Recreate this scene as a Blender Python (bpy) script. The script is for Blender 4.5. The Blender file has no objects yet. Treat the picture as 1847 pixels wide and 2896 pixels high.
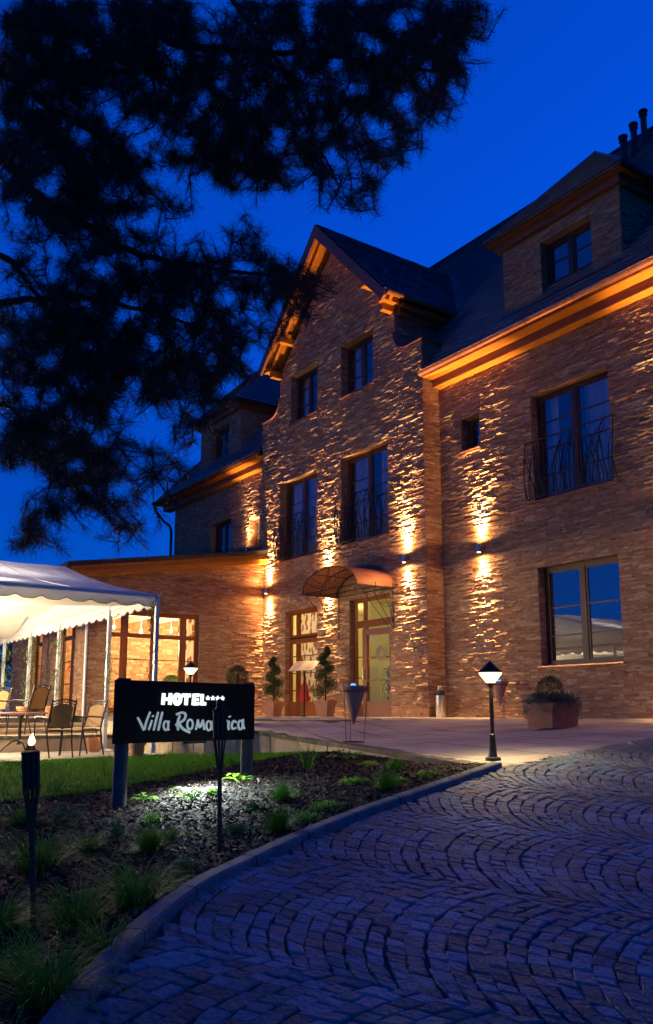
import bpy, math, random
import numpy as np
from mathutils import Vector, Matrix
random.seed(7)
R = math.radians
PI = math.pi
C = bpy.context.scene.collection
scene = bpy.context.scene

# ------------------------------------------------------------------ camera
EYE = Vector((0, 0, 0.12))
PITCH = R(9.73)
HEAD = R(55.2)
cam_d = bpy.data.cameras.new('camera')
cam = bpy.data.objects.new('camera', cam_d)
C.objects.link(cam)
cam_d.sensor_fit = 'VERTICAL'
cam_d.sensor_height = 36
cam_d.sensor_width = 24
cam_d.lens = 2400 / 2896 * 36
cam_d.shift_y = 155 / 2896
cam_d.clip_end = 2000
cam_d.clip_start = 0.1
cam.location = EYE
cam.rotation_euler = (PI / 2 + PITCH, 0, HEAD)
scene.camera = cam

# ------------------------------------------------------------------ sky
world = bpy.data.worlds.new('World')
scene.world = world
world.use_nodes = True
wn = world.node_tree
wn.nodes.clear()
sky = wn.nodes.new('ShaderNodeTexSky')
sky.sky_type = 'NISHITA'
sky.sun_disc = False
sky.sun_elevation = R(38)
sky.sun_rotation = R(0)
sky.altitude = 300
sky.ozone_density = 3
sky.dust_density = 0.0
tint = wn.nodes.new('ShaderNodeMix')
tint.data_type = 'RGBA'
tint.blend_type = 'MULTIPLY'
tint.inputs[0].default_value = 1
tint.inputs[7].default_value = (0.003, 0.215, 1.0, 1)
bgn = wn.nodes.new('ShaderNodeBackground')
bgn.inputs[1].default_value = 0.145
won = wn.nodes.new('ShaderNodeOutputWorld')
wn.links.new(sky.outputs[0], tint.inputs[6])
# dusk: the sky is dimmer towards the horizon than overhead
wtc = wn.nodes.new('ShaderNodeTexCoord'); wsx = wn.nodes.new('ShaderNodeSeparateXYZ'); wmr = wn.nodes.new('ShaderNodeMapRange')
wmr.inputs[1].default_value = 0.0; wmr.inputs[2].default_value = 0.5; wmr.inputs[3].default_value = 0.42; wmr.inputs[4].default_value = 1.0
wmx = wn.nodes.new('ShaderNodeMix'); wmx.data_type = 'RGBA'; wmx.blend_type = 'MULTIPLY'; wmx.inputs[0].default_value = 1
wn.links.new(wtc.outputs['Generated'], wsx.inputs[0]); wn.links.new(wsx.outputs[2], wmr.inputs[0])
wn.links.new(tint.outputs[2], wmx.inputs[6]); wn.links.new(wmr.outputs[0], wmx.inputs[7])
wn.links.new(wmx.outputs[2], bgn.inputs[0])
wn.links.new(bgn.outputs[0], won.inputs[0])

scene.view_settings.view_transform = 'Standard'
scene.view_settings.look = 'None'
scene.view_settings.exposure = 0.0
scene.view_settings.gamma = 1.0

# ------------------------------------------------------------------ geometry on the real ground
FW = Vector((-math.sin(HEAD), math.cos(HEAD), 0)) * math.cos(PITCH) + Vector((0, 0, math.sin(PITCH)))
RT = Vector((math.cos(HEAD), math.sin(HEAD), 0))
UP = RT.cross(FW)


def ray(x, y):
    return FW + RT * ((x - 923.5) / 2400) + UP * ((1603 - y) / 2400)


def on_z(x, y, fn):
    """point where the sight line through a photo pixel meets the ground height fn(x, y)"""
    d = ray(x, y)
    z = -0.7
    p = EYE
    for i in range(40):
        t = (z - EYE.z) / d.z
        p = EYE + d * t
        z = z * 0.5 + fn(p.x, p.y) * 0.5
    return Vector((p.x, p.y, fn(p.x, p.y)))


def smooth(a, b, x):
    t = max(0, min(1, (x - a) / (b - a)))
    return t * t * (3 - 2 * t)


def drive_z(x, y):
    return -1.58 - 0.131 * max(-9.5, min(3, x)) + 0.0477 * max(-6, min(14, y))


def terrace_z(x, y):
    return -0.0625 * max(0, 13.8 - y) * smooth(-15.5, -11.3, x)


KERB = [(-6.29, 6.56), (-5.88, 5.44), (-5.61, 4.70), (-5.37, 4.06), (-5.12, 3.49), (-4.92, 3.07), (-4.72, 2.69),
        (-4.52, 2.32), (-4.17, 1.88), (-3.80, 1.52), (-3.40, 1.18), (-2.9, 0.85), (-2.3, 0.55), (-1.6, 0.3), (-0.8, 0.15)]
# inner terrace edge, from the corner by the bollard to the steps
TEDGE = [(-6.29, 6.53), (-7.56, 6.90), (-9.4, 7.46), (-11.27, 8.02), (-12.3, 8.0), (-13.2, 7.75), (-13.75, 6.95),
         (-14.3, 6.6), (-16.6, 6.62), (-19.3, 6.65)]
_ctrl = [(x, y, drive_z(x, y) + 0.03) for x, y in KERB] + [
    (-5.08, 2.67, -0.82), (-4.73, 1.36, -1.10), (-7.87, 3.04, -0.78), (-8.08, 4.67, -0.56), (-7.56, 6.9, -0.50),
    (-9.4, 7.4, -0.50), (-11.27, 7.9, -0.52), (-13.2, 7.6, -0.62), (-13.4, 6.2, -0.62), (-13.3, 3.2, -0.63), (-13.2, 0, -0.68),
    (-10.6, 6.1, -0.58), (-8.9, 3.8, -0.66), (-8.8, 2.1, -0.74), (-8.5, -0.5, -0.9), (-5, -1, -1.25), (-13, -4, -0.8),
    (-3, -2, -1.4), (-16, -4, -0.8)]
_P = np.array([c[:2] for c in _ctrl]); _Z = np.array([c[2] for c in _ctrl])


def _tps(d2):
    return np.where(d2 > 0, 0.5 * d2 * np.log(d2 + 1e-12), 0)


_n = len(_P)
_K = _tps(((_P[:, None] - _P[None]) ** 2).sum(-1)) + np.eye(_n) * 0.05
_A = np.zeros((_n + 3, _n + 3)); _A[:_n, :_n] = _K; _A[:_n, _n] = 1; _A[:_n, _n + 1:] = _P
_A[_n, :_n] = 1; _A[_n + 1:, :_n] = _P.T
_W = np.linalg.solve(_A, np.concatenate([_Z, [0, 0, 0]]))


def bed_z(x, y):
    x = max(-16, min(-0.5, x)); y = max(-4.5, min(9, y))
    d2 = (_P[:, 0] - x) ** 2 + (_P[:, 1] - y) ** 2
    return float(_tps(d2) @ _W[:_n] + _W[_n] + _W[_n + 1] * x + _W[_n + 2] * y)


# ------------------------------------------------------------------ mesh builder
class MB:
    def __init__(s):
        s.v = []; s.f = []; s.mi = []; s.cur = 0

    def poly(s, pts):
        n = len(s.v)
        s.v += [tuple(p) for p in pts]
        s.f.append(tuple(range(n, n + len(pts)))); s.mi.append(s.cur)

    def add(s, vs, fs):
        n = len(s.v)
        s.v += [tuple(p) for p in vs]
        for f in fs:
            s.f.append(tuple(i + n for i in f)); s.mi.append(s.cur)

    def box(s, a, b, M=None):
        (x0, y0, z0), (x1, y1, z1) = a, b
        vs = [Vector(p) for p in ((x0, y0, z0), (x1, y0, z0), (x1, y1, z0), (x0, y1, z0), (x0, y0, z1), (x1, y0, z1), (x1, y1, z1), (x0, y1, z1))]
        if M is not None: vs = [M @ p for p in vs]
        s.add(vs, [(0, 3, 2, 1), (4, 5, 6, 7), (0, 1, 5, 4), (1, 2, 6, 5), (2, 3, 7, 6), (3, 0, 4, 7)])

    def bar(s, p, q, w, h=None, up=(0, 0, 1)):
        """rectangular bar from p to q"""
        h = h or w
        p = Vector(p); q = Vector(q); d = (q - p).normalized(); u = Vector(up)
        if abs(d.dot(u)) > 0.95: u = Vector((1, 0, 0))
        a = d.cross(u).normalized() * w / 2; b = a.cross(d).normalized() * h / 2
        vs = [p + a + b, p - a + b, p - a - b, p + a - b, q + a + b, q - a + b, q - a - b, q + a - b]
        s.add(vs, [(0, 1, 2, 3), (7, 6, 5, 4), (0, 4, 5, 1), (1, 5, 6, 2), (2, 6, 7, 3), (3, 7, 4, 0)])

    def tube(s, pts, r, n=8, cap=True):
        pts = [Vector(p) for p in pts]
        rs = r if isinstance(r, (list, tuple)) else [r] * len(pts)
        n0 = len(s.v)
        a = None
        for i, p in enumerate(pts):
            d = (pts[min(i + 1, len(pts) - 1)] - pts[max(i - 1, 0)])
            if d.length < 1e-9: d = Vector((0, 0, 1))
            d.normalize()
            if a is None:
                a = d.orthogonal().normalized()
            else:
                a = (a - d * a.dot(d))
                a = a.normalized() if a.length > 1e-6 else d.orthogonal().normalized()
            b = d.cross(a)
            for k in range(n):
                t = 2 * PI * k / n
                s.v.append(tuple(p + (a * math.cos(t) + b * math.sin(t)) * rs[i]))
        for i in range(len(pts) - 1):
            for k in range(n):
                k2 = (k + 1) % n
                s.f.append((n0 + i * n + k, n0 + i * n + k2, n0 + (i + 1) * n + k2, n0 + (i + 1) * n + k)); s.mi.append(s.cur)
        if cap:
            s.f.append(tuple(n0 + k for k in reversed(range(n)))); s.mi.append(s.cur)
            m = n0 + (len(pts) - 1) * n
            s.f.append(tuple(m + k for k in range(n))); s.mi.append(s.cur)

    def lathe(s, prof, n=24, c=(0, 0, 0), rot=0):
        n0 = len(s.v); m = len(prof)
        for r, z in prof:
            for k in range(n):
                t = 2 * PI * k / n + rot
                s.v.append((c[0] + r * math.cos(t), c[1] + r * math.sin(t), c[2] + z))
        for i in range(m - 1):
            for k in range(n):
                k2 = (k + 1) % n
                s.f.append((n0 + i * n + k, n0 + i * n + k2, n0 + (i + 1) * n + k2, n0 + (i + 1) * n + k)); s.mi.append(s.cur)
        if prof[0][0] > 1e-4:
            s.f.append(tuple(n0 + k for k in reversed(range(n)))); s.mi.append(s.cur)
        if prof[-1][0] > 1e-4:
            s.f.append(tuple(n0 + (m - 1) * n + k for k in range(n))); s.mi.append(s.cur)

    def build(s, name, mat, parent=None, sm=False):
        me = bpy.data.meshes.new(name)
        me.from_pydata(s.v, [], s.f)
        mats = mat if isinstance(mat, (list, tuple)) else [mat]
        for m in mats: me.materials.append(m)
        if len(mats) > 1: me.polygons.foreach_set('material_index', s.mi)
        if sm:
            me.polygons.foreach_set('use_smooth', [True] * len(s.f))
            try:
                me.set_sharp_from_angle(angle=R(40))
            except Exception:
                pass
        me.update()
        o = bpy.data.objects.new(name, me)
        C.objects.link(o)
        if parent is not None: o.parent = parent
        return o


def tag(o, label=None, cat=None, group=None, kind=None):
    if label: o['label'] = label
    if cat: o['category'] = cat
    if group: o['group'] = group
    if kind: o['kind'] = kind
    return o


def thing(name, label, cat, loc=(0, 0, 0), rz=0, group=None):
    o = bpy.data.objects.new(name, None)
    C.objects.link(o)
    o.location = loc; o.rotation_euler = (0, 0, rz); o.empty_display_size = 0.1
    return tag(o, label, cat, group)


def copy_tree(o, parent=None):
    c = o.copy(); C.objects.link(c); c.parent = parent
    for ch in [x for x in C.objects if x.parent == o]:
        copy_tree(ch, c)
    return c


def duplicate(o, loc, rz, label, scale=None):
    c = copy_tree(o)
    c.location = loc; c.rotation_euler = (0, 0, rz); c['label'] = label
    if scale: c.scale = (scale,) * 3
    return c


# ------------------------------------------------------------------ materials
def srgb(r, g, b):
    f = lambda c: (c / 255 / 12.92) if c / 255 <= 0.04045 else ((c / 255 + 0.055) / 1.055) ** 2.4
    return (f(r), f(g), f(b))


def mat(name, col, rough=0.6, col2=None, scale=8, bump=0, bscale=40, metal=0, spec=0.5, island=None, noise=0.5,
        emit=None, estr=0, trans=0, stretch=(1, 1, 1), detail=6):
    m = bpy.data.materials.new(name); m.use_nodes = True
    nt = m.node_tree; b = nt.nodes['Principled BSDF']
    b.inputs['Base Color'].default_value = (*col, 1)
    b.inputs['Roughness'].default_value = rough
    b.inputs['Metallic'].default_value = metal
    b.inputs['Specular IOR Level'].default_value = spec
    L = nt.links.new
    tc = nt.nodes.new('ShaderNodeTexCoord'); mp = nt.nodes.new('ShaderNodeMapping')
    mp.inputs['Scale'].default_value = stretch
    L(tc.outputs['Object'], mp.inputs['Vector'])
    if col2 or island:
        nz = nt.nodes.new('ShaderNodeTexNoise'); nz.inputs['Scale'].default_value = scale; nz.inputs['Detail'].default_value = detail
        L(mp.outputs[0], nz.inputs['Vector'])
        rp = nt.nodes.new('ShaderNodeValToRGB')
        if island:
            geo = nt.nodes.new('ShaderNodeNewGeometry')
            ma = nt.nodes.new('ShaderNodeMath'); ma.operation = 'MULTIPLY_ADD'
            ma.inputs[1].default_value = 1 - noise
            L(geo.outputs['Random Per Island'], ma.inputs[0])
            mb = nt.nodes.new('ShaderNodeMath'); mb.operation = 'MULTIPLY'; mb.inputs[1].default_value = noise
            L(nz.outputs['Fac'], mb.inputs[0]); L(mb.outputs[0], ma.inputs[2])
            L(ma.outputs[0], rp.inputs[0])
            els = rp.color_ramp.elements
            n = len(island)
            els[0].position = 0; els[0].color = (*island[0], 1)
            els[1].position = 1; els[1].color = (*island[-1], 1)
            for i in range(1, n - 1):
                e = els.new(i / (n - 1)); e.color = (*island[i], 1)
        else:
            L(nz.outputs['Fac'], rp.inputs[0])
            rp.color_ramp.elements[0].position = 0.32; rp.color_ramp.elements[0].color = (*col, 1)
            rp.color_ramp.elements[1].position = 0.68; rp.color_ramp.elements[1].color = (*col2, 1)
        L(rp.outputs[0], b.inputs['Base Color'])
    if bump:
        n2 = nt.nodes.new('ShaderNodeTexNoise'); n2.inputs['Scale'].default_value = bscale; n2.inputs['Detail'].default_value = 5
        L(mp.outputs[0], n2.inputs['Vector'])
        bp = nt.nodes.new('ShaderNodeBump'); bp.inputs['Strength'].default_value = min(1, bump); bp.inputs['Distance'].default_value = 0.02 * max(1, bump)
        L(n2.outputs['Fac'], bp.inputs['Height']); L(bp.outputs[0], b.inputs['Normal'])
    if emit:
        b.inputs['Emission Color'].default_value = (*emit, 1); b.inputs['Emission Strength'].default_value = estr
    if trans:
        tr = nt.nodes.new('ShaderNodeBsdfTranslucent'); tr.inputs[0].default_value = (*col, 1)
        mx = nt.nodes.new('ShaderNodeMixShader'); mx.inputs[0].default_value = trans
        out = nt.nodes['Material Output']
        L(b.outputs[0], mx.inputs[1]); L(tr.outputs[0], mx.inputs[2]); L(mx.outputs[0], out.inputs[0])
        if col2: L(rp.outputs[0], tr.inputs[0])
    return m


def glass_mat(name, mirror, dark=None, tintc=(0.95, 0.97, 0.95), wob=0.0):
    """window glass: clear panes let the room show through, dark panes are opaque, coloured like an unlit room"""
    m = bpy.data.materials.new(name); m.use_nodes = True
    nt = m.node_tree; nt.nodes.clear(); L = nt.links.new
    out = nt.nodes.new('ShaderNodeOutputMaterial'); mx = nt.nodes.new('ShaderNodeMixShader'); mx.inputs[0].default_value = mirror
    gl = nt.nodes.new('ShaderNodeBsdfGlossy'); gl.inputs['Roughness'].default_value = 0.01
    gl.inputs['Color'].default_value = (0.95, 0.95, 0.95, 1)
    if wob:
        tc = nt.nodes.new('ShaderNodeTexCoord'); nz = nt.nodes.new('ShaderNodeTexNoise'); nz.inputs['Scale'].default_value = 1.6
        bp = nt.nodes.new('ShaderNodeBump'); bp.inputs['Strength'].default_value = wob; bp.inputs['Distance'].default_value = 0.02
        L(tc.outputs['Object'], nz.inputs['Vector']); L(nz.outputs['Fac'], bp.inputs['Height']); L(bp.outputs[0], gl.inputs['Normal'])
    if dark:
        df = nt.nodes.new('ShaderNodeBsdfDiffuse'); df.inputs[0].default_value = (*dark, 1)  # opaque dark colour stands in for the shade of a room
    else:
        df = nt.nodes.new('ShaderNodeBsdfTransparent'); df.inputs[0].default_value = (*tintc, 1)
    L(df.outputs[0], mx.inputs[1]); L(gl.outputs[0], mx.inputs[2]); L(mx.outputs[0], out.inputs[0])
    return m


M = {}
STONES = [(0.16, 0.072, 0.038), (0.29, 0.145, 0.072), (0.39, 0.22, 0.112), (0.31, 0.145, 0.082), (0.49, 0.33, 0.195), (0.21, 0.10, 0.055), (0.40, 0.22, 0.108)]
M['stone'] = mat('ledge_stone', (0.3, 0.2, 0.1), 0.85, island=STONES, scale=9, noise=0.35, bump=0.9, bscale=22, stretch=(1, 1, 2.2), spec=0.25)
M['slate'] = mat('roof_slate', (0.06, 0.07, 0.09), 0.42, island=[(0.06, 0.065, 0.08), (0.14, 0.145, 0.17), (0.09, 0.095, 0.115)], scale=3, noise=0.4, bump=0.3, bscale=30, spec=0.5)
M['soffit'] = mat('varnished_spruce', (0.46, 0.165, 0.016), 0.5, spec=0.25, col2=(0.34, 0.11, 0.010), scale=3, stretch=(1, 6, 6), bump=0.15, bscale=30)
M['beam'] = mat('brown_stained_beam', (0.24, 0.075, 0.022), 0.5, col2=(0.17, 0.05, 0.015), scale=4, stretch=(1, 5, 5))
M['barge'] = mat('barge_board_paint', (0.26, 0.07, 0.04), 0.55, col2=(0.19, 0.05, 0.03), scale=4, bump=0.1)
M['copper'] = mat('copper_sheet', (0.55, 0.23, 0.12), 0.38, col2=(0.40, 0.16, 0.09), scale=5, metal=0.85)
M['darkzinc'] = mat('dark_zinc', (0.05, 0.045, 0.045), 0.45, metal=0.6, col2=(0.035, 0.03, 0.03))
M['frame'] = mat('window_wood', (0.10, 0.034, 0.012), 0.5, col2=(0.065, 0.022, 0.008), scale=6, stretch=(4, 4, 1))
M['door'] = mat('door_wood', (0.27, 0.078, 0.016), 0.4, col2=(0.19, 0.052, 0.011), scale=5, stretch=(5, 5, 1))
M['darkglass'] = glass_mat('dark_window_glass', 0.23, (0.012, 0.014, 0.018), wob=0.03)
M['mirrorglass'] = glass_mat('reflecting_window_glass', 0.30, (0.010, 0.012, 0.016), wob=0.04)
M['glass'] = glass_mat('clear_window_glass', 0.06)
M['roomglass'] = glass_mat('unlit_room_glass', 0.20, wob=0.03)
M['darkroom'] = mat('painted_room_shade', (0.02, 0.02, 0.022), 0.9)  # near-black colour stands in for the shade inside a room
M['sheer'] = mat('sheer_curtain', (0.30, 0.30, 0.30), 0.9, trans=0.3)
M['iron'] = mat('black_iron', (0.02, 0.018, 0.018), 0.5, metal=0.4, bump=0.1)
M['wallint'] = mat('lobby_plaster', (0.62, 0.58, 0.30), 0.8, col2=(0.56, 0.52, 0.27), scale=2)
M['white'] = mat('white_plaster', (0.75, 0.72, 0.62), 0.8)
M['floorin'] = mat('indoor_floor', (0.35, 0.25, 0.15), 0.4, col2=(0.28, 0.2, 0.12), scale=3)
M['terracotta'] = mat('terracotta', (0.42, 0.19, 0.10), 0.75, col2=(0.30, 0.13, 0.075), scale=5, bump=0.3, bscale=25)
M['terracotta2'] = mat('orange_terracotta', (0.55, 0.24, 0.09), 0.7, col2=(0.45, 0.18, 0.07), scale=6, bump=0.15)
M['pinkclay'] = mat('pink_clay', (0.50, 0.27, 0.20), 0.8, col2=(0.38, 0.17, 0.11), scale=6, bump=0.2)
M['steel'] = mat('brushed_steel', (0.55, 0.53, 0.5), 0.32, metal=0.95, stretch=(1, 1, 12), bump=0.1)
M['black'] = mat('black_plastic', (0.02, 0.02, 0.02), 0.5)
M['soil'] = mat('potting_soil', (0.03, 0.02, 0.013), 0.95, bump=0.8)
M['pvc'] = mat('white_canvas', (0.72, 0.72, 0.74), 0.55, trans=0.38, col2=(0.66, 0.66, 0.70), scale=1.2)
M['lining'] = mat('cream_lining_cloth', (0.82, 0.77, 0.68), 0.8, trans=0.35)
M['pole'] = mat('white_painted_pole', (0.60, 0.60, 0.62), 0.4, metal=0.2)
M['edge'] = mat('dark_piping', (0.02, 0.02, 0.03), 0.6)
M['wicker'] = mat('woven_wicker', (0.42, 0.24, 0.08), 0.6, col2=(0.30, 0.16, 0.05), scale=60, bump=0.8, bscale=90)
M['chairmetal'] = mat('dark_bronze_tube', (0.045, 0.035, 0.03), 0.42, metal=0.6)
M['tabletop'] = mat('stone_table_top', (0.40, 0.22, 0.15), 0.5, col2=(0.30, 0.15, 0.10), scale=14)
M['leafdark'] = mat('dark_box_leaves', (0.02, 0.055, 0.018), 0.5, island=[(0.012, 0.04, 0.012), (0.03, 0.08, 0.02), (0.045, 0.10, 0.03)], noise=0.2, trans=0.15)
M['leafgrey'] = mat('grey_green_leaves', (0.08, 0.11, 0.08), 0.6, island=[(0.05, 0.08, 0.06), (0.12, 0.16, 0.12), (0.08, 0.11, 0.07)], noise=0.2)
M['hosta'] = mat('hosta_leaves', (0.20, 0.48, 0.03), 0.5, spec=0.2, col2=(0.10, 0.30, 0.02), scale=12, trans=0.3)
M['grassdark'] = mat('dark_ornamental_grass', (0.04, 0.12, 0.03), 0.6, spec=0.08, island=[(0.05, 0.20, 0.004), (0.11, 0.36, 0.008), (0.07, 0.27, 0.005)], noise=0.2, trans=0.2)
M['grasslong'] = mat('arching_grass', (0.06, 0.14, 0.05), 0.6, spec=0.1, island=[(0.05, 0.17, 0.006), (0.15, 0.36, 0.02), (0.08, 0.25, 0.008)], noise=0.2, trans=0.25)
M['sedum'] = mat('bright_sedum', (0.15, 0.35, 0.05), 0.5, island=[(0.13, 0.34, 0.012), (0.28, 0.52, 0.02), (0.20, 0.43, 0.015)], noise=0.2, trans=0.2)
M['juniper'] = mat('juniper_sprays', (0.05, 0.14, 0.045), 0.6, island=[(0.03, 0.13, 0.02), (0.08, 0.26, 0.04), (0.05, 0.18, 0.03)], noise=0.2)
M['lawn'] = mat('lawn_turf', (0.06, 0.20, 0.006), 0.9, spec=0.05, col2=(0.04, 0.14, 0.004), scale=5, bump=1, bscale=70)
M['blade'] = mat('lawn_blades', (0.07, 0.15, 0.02), 0.7, spec=0.08, island=[(0.07, 0.26, 0.008), (0.13, 0.38, 0.015), (0.09, 0.31, 0.010)], noise=0.2, trans=0.2)
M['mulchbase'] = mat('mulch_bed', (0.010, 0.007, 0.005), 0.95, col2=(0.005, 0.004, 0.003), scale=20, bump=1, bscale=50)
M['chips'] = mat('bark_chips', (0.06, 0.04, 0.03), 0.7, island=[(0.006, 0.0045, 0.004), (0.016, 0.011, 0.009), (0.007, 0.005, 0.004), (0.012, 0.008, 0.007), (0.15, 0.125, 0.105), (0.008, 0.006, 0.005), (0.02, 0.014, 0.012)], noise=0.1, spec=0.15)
M['sett'] = mat('granite_sett', (0.2, 0.2, 0.2), 0.65, island=[(0.07, 0.10, 0.10), (0.13, 0.19, 0.20), (0.17, 0.16, 0.12), (0.17, 0.26, 0.29), (0.14, 0.21, 0.23), (0.13, 0.11, 0.08), (0.16, 0.24, 0.26), (0.24, 0.34, 0.42)], scale=26, noise=0.3, bump=1.0, bscale=38)
M['sand'] = mat('joint_sand', (0.075, 0.08, 0.085), 0.95, bump=0.8, bscale=90)
def wear(m, lo, hi, scale):
    nt = m.node_tree; b = nt.nodes['Principled BSDF']; src = b.inputs['Base Color'].links[0].from_socket
    tc = nt.nodes.new('ShaderNodeTexCoord'); nz = nt.nodes.new('ShaderNodeTexNoise'); nz.inputs['Scale'].default_value = scale; nz.inputs['Detail'].default_value = 4
    mr = nt.nodes.new('ShaderNodeMapRange'); mr.inputs[1].default_value = 0.35; mr.inputs[2].default_value = 0.65; mr.inputs[3].default_value = lo; mr.inputs[4].default_value = hi
    mx = nt.nodes.new('ShaderNodeMix'); mx.data_type = 'RGBA'; mx.blend_type = 'MULTIPLY'; mx.inputs[0].default_value = 1
    L = nt.links.new; L(tc.outputs['Object'], nz.inputs['Vector']); L(nz.outputs['Fac'], mr.inputs[0]); L(src, mx.inputs[6]); L(mr.outputs[0], mx.inputs[7]); L(mx.outputs[2], b.inputs['Base Color'])


wear(M['sett'], 0.72, 1.22, 1.1)
M['kerb'] = mat('granite_kerb', (0.19, 0.20, 0.19), 0.8, col2=(0.11, 0.11, 0.10), scale=7, bump=0.8, bscale=45)
M['paving'] = mat('sandstone_slabs', (0.4, 0.36, 0.3), 0.75, island=[(0.36, 0.31, 0.26), (0.44, 0.38, 0.32), (0.40, 0.35, 0.29)], scale=3.5, noise=0.55, bump=0.25, bscale=25)
wear(M['paving'], 0.7, 1.15, 0.9)
M['joint'] = mat('slab_joint', (0.05, 0.04, 0.03), 0.9)
M['crazy'] = mat('crazy_stone_cladding', (0.42, 0.33, 0.22), 0.8, island=[(0.34, 0.26, 0.17), (0.46, 0.36, 0.24), (0.40, 0.30, 0.20)], scale=6, noise=0.4, bump=0.4, bscale=18)
M['earth'] = mat('ground_soil', (0.04, 0.045, 0.02), 0.95, col2=(0.025, 0.03, 0.012), scale=1.5, bump=0.5)
M['signblack'] = mat('sign_panel', (0.010, 0.009, 0.009), 0.75, spec=0.15, col2=(0.005, 0.005, 0.005), scale=4, bump=0.2, bscale=14)
M['postgrey'] = mat('weathered_post', (0.09, 0.088, 0.085), 0.6, spec=0.2, col2=(0.05, 0.05, 0.05), scale=6, bump=0.5, bscale=18)
M['letteron'] = mat('lit_letters', (0.8, 0.8, 0.8), 0.5, emit=(0.92, 1.0, 0.98), estr=1.6)
M['letter'] = mat('brushed_letters_glow', (0.72, 0.76, 0.76), 0.45, col2=(0.34, 0.40, 0.40), scale=14, stretch=(1, 1, 0.5), emit=(0.72, 0.85, 0.82), estr=0.30)  # not a lamp: faint emission stands in for light falling on the letters
M['bamboo'] = mat('bamboo', (0.14, 0.075, 0.035), 0.7, spec=0.15, col2=(0.085, 0.045, 0.02), scale=12, stretch=(1, 1, 3))
M['torchcan'] = mat('torch_can', (0.018, 0.012, 0.01), 0.6, metal=0.0, spec=0.2, col2=(0.010, 0.007, 0.006))
M['flame'] = mat('flame', (1, 0.6, 0.2), 0.5, emit=(1, 0.62, 0.25), estr=9)
M['lampglass'] = mat('lit_lamp_glass', (1, 0.95, 0.7), 0.4, emit=(1.0, 0.84, 0.38), estr=2.6)
M['led'] = mat('lamp_lens', (1, 0.9, 0.7), 0.4, emit=(1, 0.82, 0.5), estr=18)
M['bulb'] = mat('pendant_bulb', (0.9, 0.85, 0.7), 0.4, emit=(1, 0.85, 0.6), estr=2.0)
M['blueled'] = mat('blue_led', (0.1, 0.3, 1), 0.4, emit=(0.05, 0.25, 1), estr=3)
M['bark'] = mat('pine_bark', (0.05, 0.032, 0.022), 0.9, col2=(0.03, 0.02, 0.014), scale=9, bump=1, bscale=14)
M['needles'] = mat('pine_needles', (0.012, 0.022, 0.010), 0.7, island=[(0.008, 0.016, 0.007), (0.018, 0.03, 0.012)], noise=0.2)
M['treeleaf'] = mat('tree_leaves', (0.03, 0.07, 0.02), 0.6, island=[(0.02, 0.05, 0.015), (0.045, 0.09, 0.025)], noise=0.2, trans=0.15)
M['wreath'] = mat('straw_wreath', (0.6, 0.55, 0.35), 0.8, island=[(0.6, 0.55, 0.35), (0.85, 0.8, 0.6)], noise=0.2)
M['rose'] = mat('red_rose_petals', (0.6, 0.02, 0.015), 0.5)
M['board'] = mat('menu_board', (0.36, 0.35, 0.32), 0.4, col2=(0.26, 0.24, 0.20), scale=30, stretch=(1, 8, 1), metal=0.2)
M['redcloth'] = mat('red_upholstery', (0.65, 0.03, 0.015), 0.7)


def curtain_mat(name, c1, c2, scale):
    m = mat(name, c1, 0.8, trans=0.4)
    nt = m.node_tree; L = nt.links.new
    b = nt.nodes['Principled BSDF']
    tc = nt.nodes.new('ShaderNodeTexCoord'); mp = nt.nodes.new('ShaderNodeMapping'); mp.inputs['Scale'].default_value = (scale * 1.5, scale * 1.5, scale * 0.7)
    vo = nt.nodes.new('ShaderNodeTexVoronoi'); vo.inputs['Scale'].default_value = 1
    rp = nt.nodes.new('ShaderNodeValToRGB'); rp.color_ramp.interpolation = 'CONSTANT'
    rp.color_ramp.elements[0].color = (*c2, 1); rp.color_ramp.elements[1].color = (*c1, 1); rp.color_ramp.elements[1].position = 0.42
    L(tc.outputs['Object'], mp.inputs[0]); L(mp.outputs[0], vo.inputs['Vector']); L(vo.outputs['Distance'], rp.inputs[0])
    L(rp.outputs[0], b.inputs['Base Color'])
    for n in nt.nodes:
        if n.type == 'BSDF_TRANSLUCENT': L(rp.outputs[0], n.inputs[0])
    return m


M['curtain'] = curtain_mat('leaf_print_curtain', (0.80, 0.66, 0.50), (0.30, 0.13, 0.06), 5.5)
M['curtain2'] = curtain_mat('grey_leaf_curtain', (0.62, 0.58, 0.66), (0.22, 0.20, 0.30), 7)


# ------------------------------------------------------------------ lights (lamps seen lit, plus unseen ones in rooms, tent, sign and off frame)
def light(kind, loc, power, col, size=0.03, aim=None, angle=80, blend=0.6, parent=None):
    d = bpy.data.lights.new('lamp_light', kind)
    d.energy = power; d.color = col
    if kind in ('POINT', 'SPOT'): d.shadow_soft_size = size
    if kind == 'SPOT': d.spot_size = R(angle); d.spot_blend = blend
    if kind == 'AREA': d.shape = 'RECTANGLE'; d.size = size[0]; d.size_y = size[1]
    o = bpy.data.objects.new('lamp_light', d); C.objects.link(o)
    o.location = loc
    if aim is not None:
        o.rotation_euler = (Vector(aim)).to_track_quat('-Z', 'Y').to_euler()
    if parent is not None: o.parent = parent
    return o


WARM = (1.0, 0.54, 0.20)
WARMHOT = (1.0, 0.72, 0.38)
WARM2 = (1.0, 0.68, 0.36)


# ------------------------------------------------------------------ stone cladding (every ledge stone is real relief)
def subtract(iv, cuts):
    out = [iv]
    for a, b in cuts:
        nx = []
        for p, q in out:
            if b <= p or a >= q: nx.append((p, q)); continue
            if a > p: nx.append((p, a))
            if b < q: nx.append((b, q))
        out = nx
    return [(p, q) for p, q in out if q - p > 0.01]


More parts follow.
